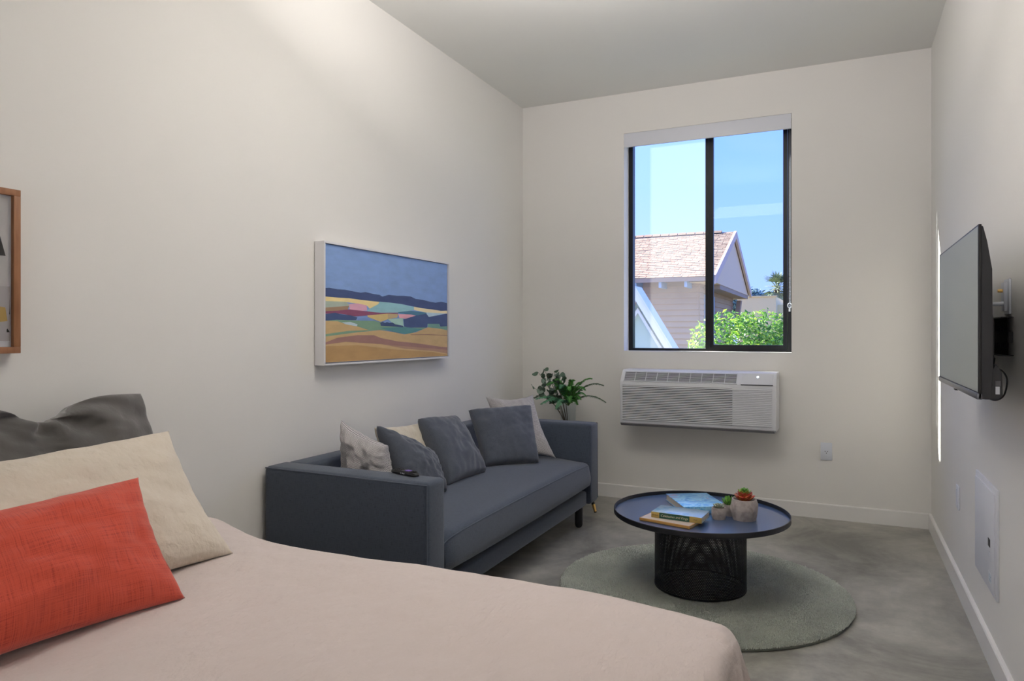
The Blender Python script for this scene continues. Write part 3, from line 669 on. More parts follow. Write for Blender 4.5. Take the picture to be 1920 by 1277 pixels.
# ---------------------------------------------------------------- round rug
RC = (-.600, 3.360); RR = .655
rugm = mat('rug_backing', (.20, .215, .185), .95, spec=.1)
pm = mat('rug_pile', (.74, .78, .70), .95, spec=.1, sheen=.3, var=(5, (.60, .64, .575), .35, .7))
rg = empty('round_rug', (RC[0], RC[1], 0), 'round grey-green shag rug on the concrete floor under the coffee table', 'rug')
chd(rg, 'rug_base', MB().lathe([(RR-.012, .001), (RR-.006, .003), (RR-.006, .010), (RR-.012, .014)], 96, RC[0], RC[1], (True, True)), rugm)
rs = np.random.RandomState(4); NT = 150000
rad = (RR-.004)*np.sqrt(rs.rand(NT)); ang = rs.rand(NT)*2*PI
bx_ = RC[0]+rad*np.cos(ang); by_ = RC[1]+rad*np.sin(ang)
keep = (bx_-RC[0])**2+(by_-RC[1]+.01)**2 > 0
da = rs.rand(NT)*2*PI; wd = .0015+.0011*rs.rand(NT); hh = .009+.004*rs.rand(NT)
lx = rs.randn(NT)*.003+np.cos(ang)*.0015; ly = rs.randn(NT)*.004+np.sin(ang)*.0015
V = np.zeros((NT, 4, 3)); cx_ = np.cos(da)*wd; sy_ = np.sin(da)*wd; z0 = .012
V[:, 0] = np.stack([bx_-cx_, by_-sy_, np.full(NT, z0)], 1); V[:, 1] = np.stack([bx_+cx_, by_+sy_, np.full(NT, z0)], 1)
V[:, 2] = np.stack([bx_+cx_*.7+lx, by_+sy_*.7+ly, z0+hh], 1); V[:, 3] = np.stack([bx_-cx_*.7+lx, by_-sy_*.7+ly, z0+hh*.95], 1)
V[:, :, 0] -= RC[0]; V[:, :, 1] -= RC[1]
me = bpy.data.meshes.new('pile'); me.vertices.add(NT*4); me.vertices.foreach_set('co', V.ravel())
me.loops.add(NT*4); me.loops.foreach_set('vertex_index', np.arange(NT*4)); me.polygons.add(NT)
me.polygons.foreach_set('loop_start', np.arange(0, NT*4, 4)); me.polygons.foreach_set('loop_total', np.full(NT, 4)); me.update(); me.validate()
tag(link('pile', me, pm, rg), kind='stuff')

# ---------------------------------------------------------------- coffee table
TC = (-.600, 3.345); TZ = .362; TR_ = .397; BZ = .026
tb = empty('coffee_table', (TC[0], TC[1], BZ), 'black round tray coffee table with perforated drum base on the rug', 'coffee table')
topr = mat('black_rim_lacquer', (.012, .013, .016), .38, spec=.5)
topm = mat('black_lacquer_blue_reflection', (.036, .080, .19), .34, spec=1.0, coat=1)  # the window's blue reflection is put into the tray's base colour
chd(tb, 'tray_top', MB().lathe([(.0, TZ-.008), (TR_-.004, TZ-.008), (TR_, TZ-.005), (TR_, TZ+.015), (TR_-.0015, TZ+.017), (TR_-.004, TZ+.017), (TR_-.0052, TZ+.015), (TR_-.0055, TZ-.001), (0, TZ-.001)], 128, *TC), topr, smooth=True, sharp=.5)
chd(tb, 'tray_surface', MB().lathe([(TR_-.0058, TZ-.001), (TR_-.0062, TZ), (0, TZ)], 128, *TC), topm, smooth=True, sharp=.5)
def drum():
    r = .207; h0, h1 = BZ+.006, TZ-.012; nc = 168; p = 2*PI*r/nc; rh = p*math.sqrt(3)/2; nr = int((h1-h0)/rh); off = (h1-h0-nr*rh)/2
    vs = []; key = {}; fs = []
    def V_(a, z):
        k = (round(a*nc*6/(2*PI)) % (nc*6), round(z*200000))
        if k not in key: key[k] = len(vs); vs.append((TC[0]+r*math.cos(a), TC[1]+r*math.sin(a), z))
        return key[k]
    hr = p*.315; hexr = p/math.sqrt(3)
    for j in range(nr):
        zc = h0+off+rh*(j+.5)
        for i in range(nc):
            ac_ = (i+(.5 if j % 2 else 0))*2*PI/nc
            out = [V_(ac_+hexr*math.cos(PI/6+k*PI/3)/r, zc+hexr*math.sin(PI/6+k*PI/3)) for k in range(6)]
            inn = []
            for k in range(6):
                a2 = PI/6+k*PI/3; inn.append(len(vs)); aa = ac_+hr*math.cos(a2)/r
                vs.append((TC[0]+r*math.cos(aa), TC[1]+r*math.sin(aa), zc+hr*math.sin(a2)))
            for k in range(6): fs.append((out[k], out[(k+1) % 6], inn[(k+1) % 6], inn[k]))
    m = MB(); m.add(vs, fs); return m
dr = chd(tb, 'perforated_drum', drum(), M['black'])
so_ = dr.modifiers.new('thickness', 'SOLIDIFY'); so_.thickness = .0012; so_.offset = -1
chd(tb, 'drum_hoop', MB().lathe([(.2062, BZ-.0), (.2082, BZ), (.2082, BZ+.009), (.2062, BZ+.009), (.2062, BZ)], 96, *TC), M['black'])
chd(tb, 'drum_hoop', MB().lathe([(.2062, TZ-.020), (.2082, TZ-.020), (.2082, TZ-.008), (.2062, TZ-.008), (.2062, TZ-.020)], 96, *TC), M['black'])

# ---------------------------------------------------------------- books
def book(name, corners, z, th, cover, pages, label, spine=None):
    """corners: near-left, near-right, far-right, far-left on the ground plan (spine along near-left -> near-right)"""
    A, B, D = (Vector((*c, 0)) for c in (corners[0], corners[1], corners[3])); Cc = B+(D-A)
    o = empty(name, (A.x, A.y, z), label, 'book'); a = math.atan2(B.y-A.y, B.x-A.x); o.rotation_euler = (0, 0, a)
    w = (B-A).length; d_ = (D-A).dot(Vector((-math.sin(a), math.cos(a), 0))); ct = .0022
    c = MB().box(0, w, 0, d_, 0, ct).box(0, w, 0, d_, th-ct, th)
    c.build('cover', cover, o, bevel=.0005)
    MB().box(0, w, -.0006, .002, .0004, th-.0004).build('spine', spine or cover, o, bevel=.0006)
    MB().box(.003, w-.003, .002, d_-.004, ct, th-ct).build('page_block', pages, o)
    return o, w, d_
pages = mat('page_edges', (.62, .56, .48), .8, bump=(400, .4, .0005, (.1, .1, 6)))
def artcover():
    m = mat('watercolour_cover', (.12, .38, .72), .28, spec=.6, coat=.3); n = m.node_tree.nodes; l = m.node_tree.links; b = n['Principled BSDF']
    t = n.new('ShaderNodeTexCoord'); nz = n.new('ShaderNodeTexNoise'); nz.inputs['Scale'].default_value = 11; nz.inputs['Detail'].default_value = 5; nz.inputs['Distortion'].default_value = 2.2
    l.new(t.outputs['Object'], nz.inputs['Vector']); r = n.new('ShaderNodeValToRGB'); E = r.color_ramp.elements
    E[0].position = .30; E[0].color = (.06, .20, .62, 1); E[1].position = .72; E[1].color = (.62, .25, .45, 1)
    for p_, c_ in ((.42, (.10, .42, .80, 1)), (.52, (.35, .66, .85, 1)), (.60, (.13, .45, .82, 1))):
        q_ = E.new(p_); q_.color = c_
    l.new(nz.outputs['Fac'], r.inputs[0]); l.new(r.outputs[0], b.inputs['Base Color']); return m
ac_m = artcover(); yel = mat('ochre_cloth', (.52, .36, .10), .6, bump=(500, .2, .0004))
bk, w_, d_ = book('hardback_book', ((-.664, 3.293), (-.664+.212*.86, 3.293+.212*.50), None, (-.820, 3.520)), TZ+.001, .032, ac_m, pages,
                  'large blue watercolour-covered hardback lying at the back of the coffee table')
ora = mat('orange_board', (.50, .27, .07), .55); crm = mat('cream_board', (.55, .47, .42), .5)
bk, w_, d_ = book('thin_book', ((-.822, 3.100), (-.590, 3.046), None, (-.788, 3.250)), TZ+.001, .012, ora, pages,
                  'thin orange-edged book lying flat under the green-spined book')
MB().box(.004, w_-.004, .004, d_-.004, .0119, .0125).build('cover_sheet', crm, bk)
bcov = mat('pale_blue_cover', (.34, .50, .66), .25, spec=.6, coat=.3, var=(22, (.16, .38, .62), .5, .7))
bk, w_, d_ = book('novel', ((-.775, 3.125), (-.550, 3.105), None, (-.760, 3.262)), TZ+.0140, .026, bcov, pages,
                  'small hardback with green and ochre lettered spine on top of the thin orange book', yel)
MB().box(w_*.165, w_*.765, -.0012, 0, .0008, .0252).build('spine_label', mat('green_spine_label', (.025, .095, .06), .5), bk)
ink = mat('cream_ink', (.70, .68, .52), .5); dink = mat('dark_ink', (.05, .03, .02), .5)
text('title_lettering', 'Calabashes and Kings', .0142, ink, bk, (w_*.465, -.0013, .0130), (PI/2, 0, 0), shear=.25)
text('author_lettering', 'Porteus', .0085, dink, bk, (w_*.08, -.0009, .0130), (PI/2, 0, 0), shear=.25)
text('publisher_lettering', '\u2022TUT', .0085, dink, bk, (w_*.88, -.0009, .0120), (PI/2, 0, 0))

# ---------------------------------------------------------------- succulents in concrete pots
conc = mat('pot_concrete', (.42, .37, .345), .8, bump=(60, .4, .003), var=(40, (.27, .24, .225), .45, .75))
def faceted_pot(name, c, r, h, facets, label, seed):
    o = empty(name, (c[0], c[1], TZ), label, 'plant pot'); rnd = random.Random(seed)
    rows = 5; mb = MB(); seg = facets*2
    for j in range(rows):
        t = j/(rows-1); rr = r*(.74+.30*math.sin(PI*(t*.62+.16)))
        for i in range(seg):
            a = 2*PI*(i+(.5 if j % 2 else 0))/seg; k = rr*(1+rnd.uniform(-.035, .035)*(1 if 0 < j < rows-1 else .2))
            mb.v.append((k*math.cos(a), k*math.sin(a), h*t))
    for j in range(rows-1):
        for i in range(seg):
            A = j*seg+i; B = j*seg+(i+1) % seg; D = (j+1)*seg+i; E = (j+1)*seg+(i+1) % seg
            if j % 2: mb.f += [(A, B, E), (A, E, D)]; A_ = 0
            else: mb.f += [(A, B, D), (B, E, D)]
            mb.mi += [0, 0]
    k = len(mb.v); top = (rows-1)*seg
    for rr, z in ((.84, h), (.80, h*.93)):
        for i in range(seg): a = 2*PI*i/seg; mb.v.append((r*rr*math.cos(a), r*rr*math.sin(a), z))
    for i in range(seg):
        i2 = (i+1) % seg
        mb.f += [(top+i, top+i2, k+i2, k+i), (k+i, k+i2, k+seg+i2, k+seg+i)]; mb.mi += [0, 0]
    mb.f.append(tuple(range(seg))[::-1]); mb.mi.append(0)
    po = mb.build('pot', conc, o); fix_normals(po.data)
    MB().lathe([(.001, h*.95), (r*.80, h*.935)], 20).build('soil', mat('gravel_soil', (.16, .12, .09), .9, bump=(300, .8, .003)), o)
    return o
def fleshy_leaf(Ln, w, th, curl=.5):
    mb = MB(); n = 7; seg = 6
    for i in range(n+1):
        t = i/n; ww = w*math.sin(PI*min(.999, .12+t*.86))**.8; tt = th*math.sin(PI*min(.999, .15+t*.83))**.7
        x = Ln*t*math.cos(curl*t*.6); z = Ln*t*math.sin(curl*t)
        for j in range(seg):
            a = 2*PI*j/seg; mb.v.append((x, ww*math.cos(a), z+tt*math.sin(a)))
    for i in range(n):
        for j in range(seg): mb.f.append((i*seg+j, i*seg+(j+1) % seg, (i+1)*seg+(j+1) % seg, (i+1)*seg+j)); mb.mi.append(0)
    mb.f += [tuple(range(seg))[::-1], tuple(range(n*seg, n*seg+seg))]; mb.mi += [0, 0]
    return mb
def rosette(name, loc, label, layers, m_in, m_out=None):
    o = empty(name, loc, label, 'succulent'); cnt = 0
    for (n_, Ln, w, th, tilt, z, mm, ph) in layers:
        me = None
        for k in range(n_):
            if me is None: ob = fleshy_leaf(Ln, w, th).build('leaf', mm, o, smooth=True); me = ob.data; fix_normals(me)
            else: ob = bpy.data.objects.new('leaf', me); C.objects.link(ob); ob.parent = o
            s_ = 1-.12*((k*37) % 5)/5
            ob.location = (0, 0, z); ob.rotation_euler = (0, -tilt-((k*13) % 7-3)*.03, ph+2*PI*k/n_); ob.scale = (s_, s_, s_)
    return o
g_dark = mat('succulent_green', (.05, .20, .035), .4, spec=.5, var=(60, (.18, .42, .06), .4, .7))
g_pale = mat('pale_succulent', (.24, .33, .24), .6, var=(120, (.42, .38, .27), .4, .7))
g_red = mat('red_succulent', (.40, .035, .02), .35, spec=.6, var=(50, (.42, .16, .03), .5, .75))
g_lime = mat('lime_succulent', (.22, .34, .05), .4, var=(60, (.34, .12, .04), .55, .8))
faceted_pot('concrete_pot', (-.400, 3.322), .058, .092, 8, 'large faceted concrete pot holding the red succulent on the coffee table', 1)
rosette('red_succulent', (-.400, 3.322, TZ+.088), 'red and green succulent in the large faceted pot',
        [(9, .047, .022, .012, .02, .002, g_red, 0), (8, .038, .020, .010, .22, .012, g_red, .3), (6, .034, .017, .006, .20, .024, g_lime, .1), (5, .022, .012, .004, .45, .034, g_dark, .5)], None)
faceted_pot('concrete_pot', (-.505, 3.280), .032, .052, 6, 'smallest front concrete pot with the flat pale succulent', 2)
rosette('pale_succulent', (-.505, 3.280, TZ+.050), 'flat grey-green rosette in the front small pot',
        [(10, .028, .010, .005, .10, .0, g_pale, 0), (8, .020, .008, .005, .3, .004, g_pale, .3), (6, .012, .006, .004, .8, .006, g_pale, .2)], None)
faceted_pot('concrete_pot', (-.474, 3.362), .031, .052, 6, 'small concrete pot behind, holding the spiky green succulent', 3)
rosette('spiky_succulent', (-.474, 3.362, TZ+.048), 'spiky bright green succulent in the rear small pot beside the large pot',
        [(9, .042, .008, .006, .35, .0, g_dark, .2), (7, .040, .008, .006, .8, .003, g_dark, .5), (5, .036, .008, .005, 1.2, .005, g_dark, .1)], None)

# ---------------------------------------------------------------- side table with vase and plants behind the sofa
sdx, sdy = -1.785, 4.70
sd_t = empty('side_table', (sdx, sdy, 0), 'small black side table with brass-tipped splayed legs behind the far sofa arm', 'side table')
chd(sd_t, 'table_top', MB().lathe([(.001, .43), (.185, .43), (.19, .436), (.19, .448), (.186, .452), (.001, .452)], 48, sdx, sdy), lg, smooth=True, sharp=.5)
for A, B in (((sdx+.12, sdy-.09), (-1.494, 4.508)), ((sdx-.03, sdy+.13), (-1.86, 4.92)), ((sdx-.13, sdy-.04), (-2.08, 4.60))):
    A = Vector((*A, .43)); B = Vector((*B, 0)); Q = B.lerp(A, .115)
    lo = chd(sd_t, 'leg', MB().tube([A, Q], [.016, .0115], 14), lg, smooth=True)
    tip = MB().tube([Q, B.lerp(A, .012)], [.0117, .009], 14).build('brass_tip', M['brass'], lo, smooth=True); tip.data.transform(Matrix.Translation(-sd_t.location))
    sh = MB().tube([B.lerp(A, .014), B], [.0092, .008], 12).build('foot', lg, lo); sh.data.transform(Matrix.Translation(-sd_t.location))
vx, vy = -1.775, 4.735; vz = .452
tag(MB().lathe([(.0, vz+.001), (.048, vz+.001), (.052, vz+.006), (.058, vz+.246), (.0565, vz+.248), (.055, vz+.246), (.0495, vz+.012), (.0, vz+.012)], 40, vx, vy).build('glass_vase', M['glassV'], smooth=True, sharp=.6),
    'clear glass vase holding fern and eucalyptus behind the far sofa arm', 'vase')
stem_m = mat('brown_stem', (.10, .075, .045), .7); fern_st = mat('fern_stem', (.12, .20, .05), .6)
fern_m = mat('fern_green', (.035, .17, .030), .5, spec=.4, var=(9, (.10, .33, .06), .4, .65)); fern_b = mat('fern_bluish', (.06, .24, .13), .45, spec=.4, var=(9, (.16, .38, .22), .4, .7))
fern_d = mat('fern_dark', (.03, .085, .03), .6)
fe = empty('fern', (vx, vy, vz+.02), 'bright green fern fronds arching out of the glass vase', 'plant')
def frond(base, mid, tip, w, m, seed=0, up=Vector((0, 0, 1))):
    rnd = random.Random(seed); base, mid, tip = Vector(base), Vector(mid), Vector(tip); n = 46
    pts = [(base*(1-t)**2+mid*2*t*(1-t)+tip*t*t) for t in [i/n for i in range(n+1)]]
    o = chd(fe, 'frond', MB().tube(pts, [.0022*(1-.6*i/n) for i in range(n+1)], 5), fern_st)
    lf = MB()
    for i in range(7, n):
        t = (i-7)/(n-7); T_ = (pts[i+1]-pts[i]).normalized() if i < n else T_
        S_ = T_.cross(up).normalized(); U_ = S_.cross(T_)
        ln = 1.02*w*(math.sin(PI*(.22+.76*t))**.8)*(.85+.3*rnd.random())
        for sg in (-1, 1):
            d_ = (S_*sg+T_*.35+U_*rnd.uniform(-.25, .3)).normalized(); bw = .0030+.0016*(1-t)
            nrm = U_; p = pts[i]
            a0 = p-T_*bw; a1 = p+T_*bw; b0 = p+d_*ln*.55-T_*bw*.8-U_*.003; b1 = p+d_*ln*.55+T_*bw*.9-U_*.001; e_ = p+d_*ln-U_*.008; mdl = p+d_*ln*.3+U_*.003
            k = len(lf.v); lf.add([a0, a1, b0, b1, e_, mdl], [(0, 1, 5), (1, 3, 5), (3, 2, 5), (2, 0, 5), (2, 3, 4)])
    q = lf.build('pinnae', m, o); q.data.transform(Matrix.Translation(-fe.location))
neck = (vx, vy, vz+.23)
def F(dx, dy, dz, w, m, lift=.10, seed=0, mx_=.45):
    tip = (vx+dx, vy+dy, vz+.23+dz); mid = (vx+dx*mx_, vy+dy*mx_, vz+.23+max(dz, 0)+lift); frond(neck, mid, tip, w, m, seed)
F(.335, -.16, .050, .022, fern_d, .09, 1); F(.300, -.10, .160, .024, fern_d, .05, 2); F(.19, -.02, .200, .022, fern_m, .02, 3)
F(.10, .02, .165, .032, fern_m, .03, 4); F(.04, -.02, .180, .036, fern_m, .04, 5); F(-.08, -.06, .185, .042, fern_m, .05, 6)
F(-.12, -.12, .150, .042, fern_m, .08, 7); F(-.20, -.13, .050, .040, fern_b, .05, 8); F(-.03, -.17, -.010, .045, fern_b, .10, 9)
F(.15, -.15, .060, .042, fern_m, .06, 10); F(.06, -.14, .120, .042, fern_m, .08, 11); F(.11, -.10, .02, .036, fern_m, .07, 12)
F(-.02, -.12, .13, .045, fern_b, .08, 13); F(.09, -.20, .04, .045, fern_m, .09, 17); F(-.14, -.18, .02, .045, fern_b, .07, 18); F(.16, -.08, .12, .04, fern_m, .08, 19); F(.20, -.18, .09, .030, fern_m, .06, 14); F(-.10, -.02, .10, .04, fern_m, .09, 15); F(.02, .08, .12, .04, fern_m, .06, 16)
eu = empty('eucalyptus_sprigs', (vx, vy, vz+.02), 'grey-green round-leaved eucalyptus sprigs leaning left out of the glass vase', 'plant')
em = [mat('eucalyptus_leaf', (.085, .15, .10), .6), mat('eucalyptus_leaf_pale', (.19, .27, .21), .6), mat('eucalyptus_leaf_dark', (.05, .085, .055), .6)]
def eleaf():
    mb = MB(); n = 10
    mb.v.append((0, 0, 0))
    for i in range(n): a = 2*PI*i/n; mb.v.append((.021+.021*math.cos(a), .0165*math.sin(a), .004*math.cos(2*a)-.002))
    mb.v.append((.021, 0, -.003))
    for i in range(n): mb.f.append((n+1, 1+i, 1+(i+1) % n)); mb.mi.append(0)
    mb.f.append((0, 1+n//2, 1+n//2-1)); mb.mi.append(0)
    return mb.mesh('leaf')
lm = []
for m_ in em: me = eleaf(); me.materials.append(m_); lm.append(me)
rnd = random.Random(8)
for (dx, dy, dz, nl) in ((-.225, -.02, .235, 9), (-.18, .00, .245, 9), (-.10, -.03, .215, 9), (-.25, -.03, .12, 9), (-.16, -.06, .17, 10), (-.05, .02, .20, 7), (-.21, -.05, .07, 9), (-.12, .03, .24, 8)):
    A = Vector((vx, vy, vz+.03)); B = Vector((vx+dx*.25, vy+dy*.3, vz+.26)); T_ = Vector((vx+dx, vy+dy, vz+.23+dz))
    pts = [A*(1-t)**2+B*2*t*(1-t)+T_*t*t for t in [i/12 for i in range(13)]]
    so2 = chd(eu, 'stem', MB().tube(pts, [.0032*(1-.6*i/12) for i in range(13)], 6), stem_m)
    for k in range(nl):
        t = .52+.48*(k+1)/nl; i = min(11, int(t*12)); p = pts[i].lerp(pts[i+1], t*12-i)
        o = bpy.data.objects.new('leaf', lm[rnd.randrange(3)]); C.objects.link(o); o.parent = so2
        o.location = p-eu.location; sc_ = rnd.uniform(.9, 1.4); o.scale = (sc_, sc_, sc_)
        o.rotation_euler = (rnd.uniform(-1.2, 1.2), rnd.uniform(-1.3, .5), rnd.uniform(0, 2*PI))

# ---------------------------------------------------------------- bed
linen = mat('blush_linen', (.64, .555, .52), .9, spec=.15, sheen=.15, bump=(24, .75, .012, (1, .5, 1)), bump2=(240, .25, .0012))
bed = empty('bed', (-1.2, .9, 0), 'large bed under a smooth pale blush linen cover, foot towards the coffee table', 'bed')
BX0, BX1, BY0, BY1, BZt = -2.20, -.262, .10, 1.635, .575
def bed_cover():
    # cloth coordinates run past the mattress edge and fall down the sides
    xs = list(np.linspace(BX0, BX1, 90))+[BX1+k*.0125 for k in range(1, 43)]
    ysb = [BY0-k*.03 for k in range(18, 0, -1)]; ys = ysb+list(np.linspace(BY0, BY1, 70))+[BY1+k*.0125 for k in range(1, 43)]
    r = .055; vs = []
    for y in ys:
        for x in xs:
            dx = max(0, x-BX1); dy = (y-BY1) if y > BY1 else ((y-BY0) if y < BY0 else 0)
            d_ = math.hypot(dx, dy); px, py = min(x, BX1), min(max(y, BY0), BY1)
            z = BZt
            z += .012*noise.fractal(Vector((px*1.9, py*2.3, .3)), 1, 2, 3)
            z += .0025*noise.fractal(Vector((px*9, py*15, 1.3)), 1, 2, 3)
            z += .040*math.exp(-((px+1.86)/.13)**2)*math.exp(-((py-1.60)/.16)**2)
            z += .006*math.sin((px*2+py*3)*2.1)
            # the top sags gently towards the edges
            ex = max(0, 1-(BX1-px)/.35); ey = max(0, 1-(BY1-py)/.22); z -= .022*ex**2+.012*ey**2
            if d_ > 0:
                nx_, ny_ = dx/d_, dy/d_
                arc = r*PI/2
                if d_ < arc: out = r*math.sin(d_/r); dn = r*(1-math.cos(d_/r))
                else:
                    dn = r+(d_-arc); out = r+.10*(d_-arc)
                an = math.atan2(ny_, nx_); fold = 0
                k = min(1, max(0, d_-.05)/.2)
                s_ = py*1.0-px*1.0+an*.25
                fold = k*(.014*math.sin(s_*17)+.010*math.sin(s_*31+1))
                if dx > 0 and dy > 0: fold += k*.040*math.cos((an-PI/4)*8)
                px += nx_*(out+fold); py += ny_*(out+fold); z -= dn
                z = max(z, .045)
            vs.append((px, py, z))
    n = len(xs); fs = [(j*n+i, j*n+i+1, (j+1)*n+i+1, (j+1)*n+i) for j in range(len(ys)-1) for i in range(n-1)]
    m = MB(); m.add(vs, fs); return m
chd(bed, 'bed_cover', bed_cover(), linen, smooth=True, sharp=3)
chd(bed, 'mattress', MB().box(BX0+.0, BX1-.01, BY0+.02, BY1-.015, .30, BZt-.045), M['whitep'], bevel=.04, seg=4)
chd(bed, 'bed_base', MB().box(BX0, BX1-.03, BY0+.04, BY1-.04, .06, .30), lg, bevel=.01)
for x in (BX0+.1, BX1-.15):
    for y in (BY0+.12, BY1-.12): chd(bed, 'leg', MB().tube([(x, y, 0), (x, y, .07)], .025, 12), lg)
# pillows
vel = mat('grey_velvet', (.080, .075, .070), .75, spec=.2, sheen=.4, bump=(11, .5, .012), bump2=(300, .15, .001), var=(3.0, (.115, .107, .10), .4, .65))
def dent(u, v, side, q):
    k = math.exp(-((u-.06)/.30)**2)*max(0, v+.15)
    q = q.copy(); q.z -= .062*k; q.x += .02*k
    # folds running down from the dent
    rr = math.hypot((u-.06)*1.0, v-1.0)
    q.x += .020*math.sin(math.atan2(u-.06, 1.15-v)*11)*math.exp(-(rr/.8)**2)*side
    return q
tag(cushion('pillow', (-2.00, .88, .585), (-2.00, 1.605, .58), (-2.150, .88, 1.010), (-2.140, 1.635, 1.008), .085, vel, n=70, seed=11, wr=.016, pinch=.0, cr=.10, powr=.5, mod=dent),
    'charcoal grey velvet pillow with a dented top at the head of the bed', 'pillow')
cl_ = mat('cream_linen', (.66, .585, .485), .9, spec=.15, sheen=.25, bump=(26, .8, .012), bump2=(240, .25, .0012))
tag(cushion('pillow', (-1.585, .70, .590), (-1.560, 1.470, .578), (-1.865, .70, .885), (-1.845, 1.490, .905), .085, cl_, n=80, seed=12, wr=.010, pinch=.075, wf=6, powr=.5),
    'long cream linen pillow between the grey velvet and orange-red ones', 'pillow')
red = weave(mat('coral_cloth', (.56, .060, .035), .85, spec=.2, sheen=.25), (.64, .092, .052), (.42, .045, .032), 260, 260, .6, .0012, slub=.018)
tag(cushion('lumbar_pillow', (-1.450, .60, .595), (-1.400, 1.175, .577), (-1.655, .62, .815), (-1.615, 1.215, .835), .080, red, n=60, seed=13, wr=.007, pinch=.07, powr=.5),
    'orange-red woven lumbar cushion in front of the cream pillow on the bed', 'pillow')

# ---------------------------------------------------------------- outside: ground, houses, shrub, palm
st(MB().box(-60, 60, 5.6, 80, -3.3, -3.0).build('ground', mat('dry_grass_ground', (.16, .18, .08), .95, var=(.6, (.24, .22, .12), .4, .6))))
gh = empty('gabled_house', (-5.2, 15.8, -3), 'brown clapboard house with shingled gable roof seen through the window', 'house')
sid = mat('brown_siding', (.46, .305, .19), .8, bump=(20, .2, .004), var=(1.2, (.40, .255, .16), .4, .6)); shg = [mat('tan_shingle', (.38, .245, .145), .85), mat('tan_shingle_dark', (.34, .215, .125), .85), mat('tan_shingle_light', (.42, .275, .165), .85)]
trimb = mat('blue_grey_trim', (.30, .40, .56), .6); drk = mat('dark_timber', (.36, .24, .17), .7)
HX0, HX1 = -8.6, -2.45; HYf, HYb = 13.55, 18.0; ez, rz_ = 2.25, 3.40; ey, ry = 13.0, 15.75
chd(gh, 'wall', MB().box(HX0, HX1, HYf, HYb, -3, 2.40), sid)
for k in range(26):
    z = -.55+k*.11
    chd(gh, 'siding_board', MB().prism([(HYf-.001, z), (HYf-.050, z+.002), (HYf-.008, z+.112), (HYf-.001, z+.112)], 'X', HX0, HX1), sid)
for k in range(16):
    z = .55+k*.11
    chd(gh, 'siding_board', MB().prism([(HX1+.001, z), (HX1+.028, z+.002), (HX1+.008, z+.112), (HX1+.001, z+.112)], 'Y', HYf, HYb), sid)
RX1 = -2.08
sl_ = (rz_-ez)/(ry-ey); yb_ = 2*ry-ey
chd(gh, 'roof_deck', MB().prism([(ey, ez-.10), (ry, rz_-.10), (yb_, ez-.10), (yb_, ez-.02), (ry, rz_-.02), (ey, ez-.02)], 'X', HX0-.3, RX1), drk)
chd(gh, 'gable_wall', MB().prism([(ey+.12, ez-.11), (ry, rz_-.10), (yb_-.12, ez-.11)], 'X', HX1-.1, RX1-.04), mat('tan_gable', (.80, .56, .37), .85))
chd(gh, 'gable_beam', MB().box(RX1-.40, RX1-.05, ey+1.0, yb_-.1, ez-.20, ez-.10), drk)
for sg, (ya, yb) in ((0, (ey, ry)), (1, (yb_, ry))):
    chd(gh, 'barge_board', MB().prism([(ya, ez-.16), (ya, ez), (yb, rz_), (yb, rz_-.16)], 'X', RX1-.02, RX1+.03), mat('pinkish_trim', (.66, .46, .38), .7))
chd(gh, 'bracket', MB().prism([(17.9, ez-.25), (18.1, ez-.25), (17.6, 1.35), (17.4, 1.35)], 'X', RX1-.25, RX1-.15), sid)
rows_n = 27; cw = .15; rnd = random.Random(3); sm_ = MB()
nrm = Vector((0, -sl_, 1)).normalized(); tdir = Vector((0, 1, sl_)).normalized(); Ls = math.hypot(ry-ey, rz_-ez)
for j in range(rows_n):
    x = HX0-.3+rnd.uniform(-.1, 0)
    while x < RX1:
        w = cw*rnd.uniform(.75, 1.25); x2 = min(x+w-.008, RX1+.02)
        s0 = Ls*j/rows_n-rnd.uniform(0, .012); s1 = Ls*(j+1)/rows_n+.02; th = rnd.uniform(.009, .015)
        P = lambda xx, s, hgt: tuple(Vector((xx, ey, ez-.02))+tdir*s+nrm*hgt)
        sm_.add([P(x, s0, .0), P(x2, s0, .0), P(x, s0, th), P(x2, s0, th), P(x, s1, .004), P(x2, s1, .004)], [(0, 1, 3, 2), (2, 3, 5, 4), (0, 2, 4), (1, 5, 3)], rnd.choice((0, 0, 1, 2)))
        x += w
tag(chd(gh, 'shingles', sm_, shg), kind='stuff')
for k in range(34):
    x = HX0-.2+k*.19
    if x < RX1: chd(gh, 'ridge_cap', MB().prism([(ry-.10, rz_-.03), (ry, rz_+.03), (ry+.10, rz_-.03)], 'X', x, x+.17), shg[1])
for k in range(13):
    x = -8.3+k*.473
    if x < -2.3: chd(gh, 'rafter_tail', MB().box(x, x+.05, ey+.05, HYf, ez-.20, ez-.08), trimb)
wf_ = chd(gh, 'side_window', MB().box(HX1, HX1+.06, 14.0, 15.0, .75, 1.95), trimb)
pn = MB().box(HX1+.055, HX1+.065, 14.1, 14.9, .85, 1.85).build('pane', mat('dark_pane', (.04, .05, .07), .15), wf_); pn.data.transform(Matrix.Translation(-gh.location))
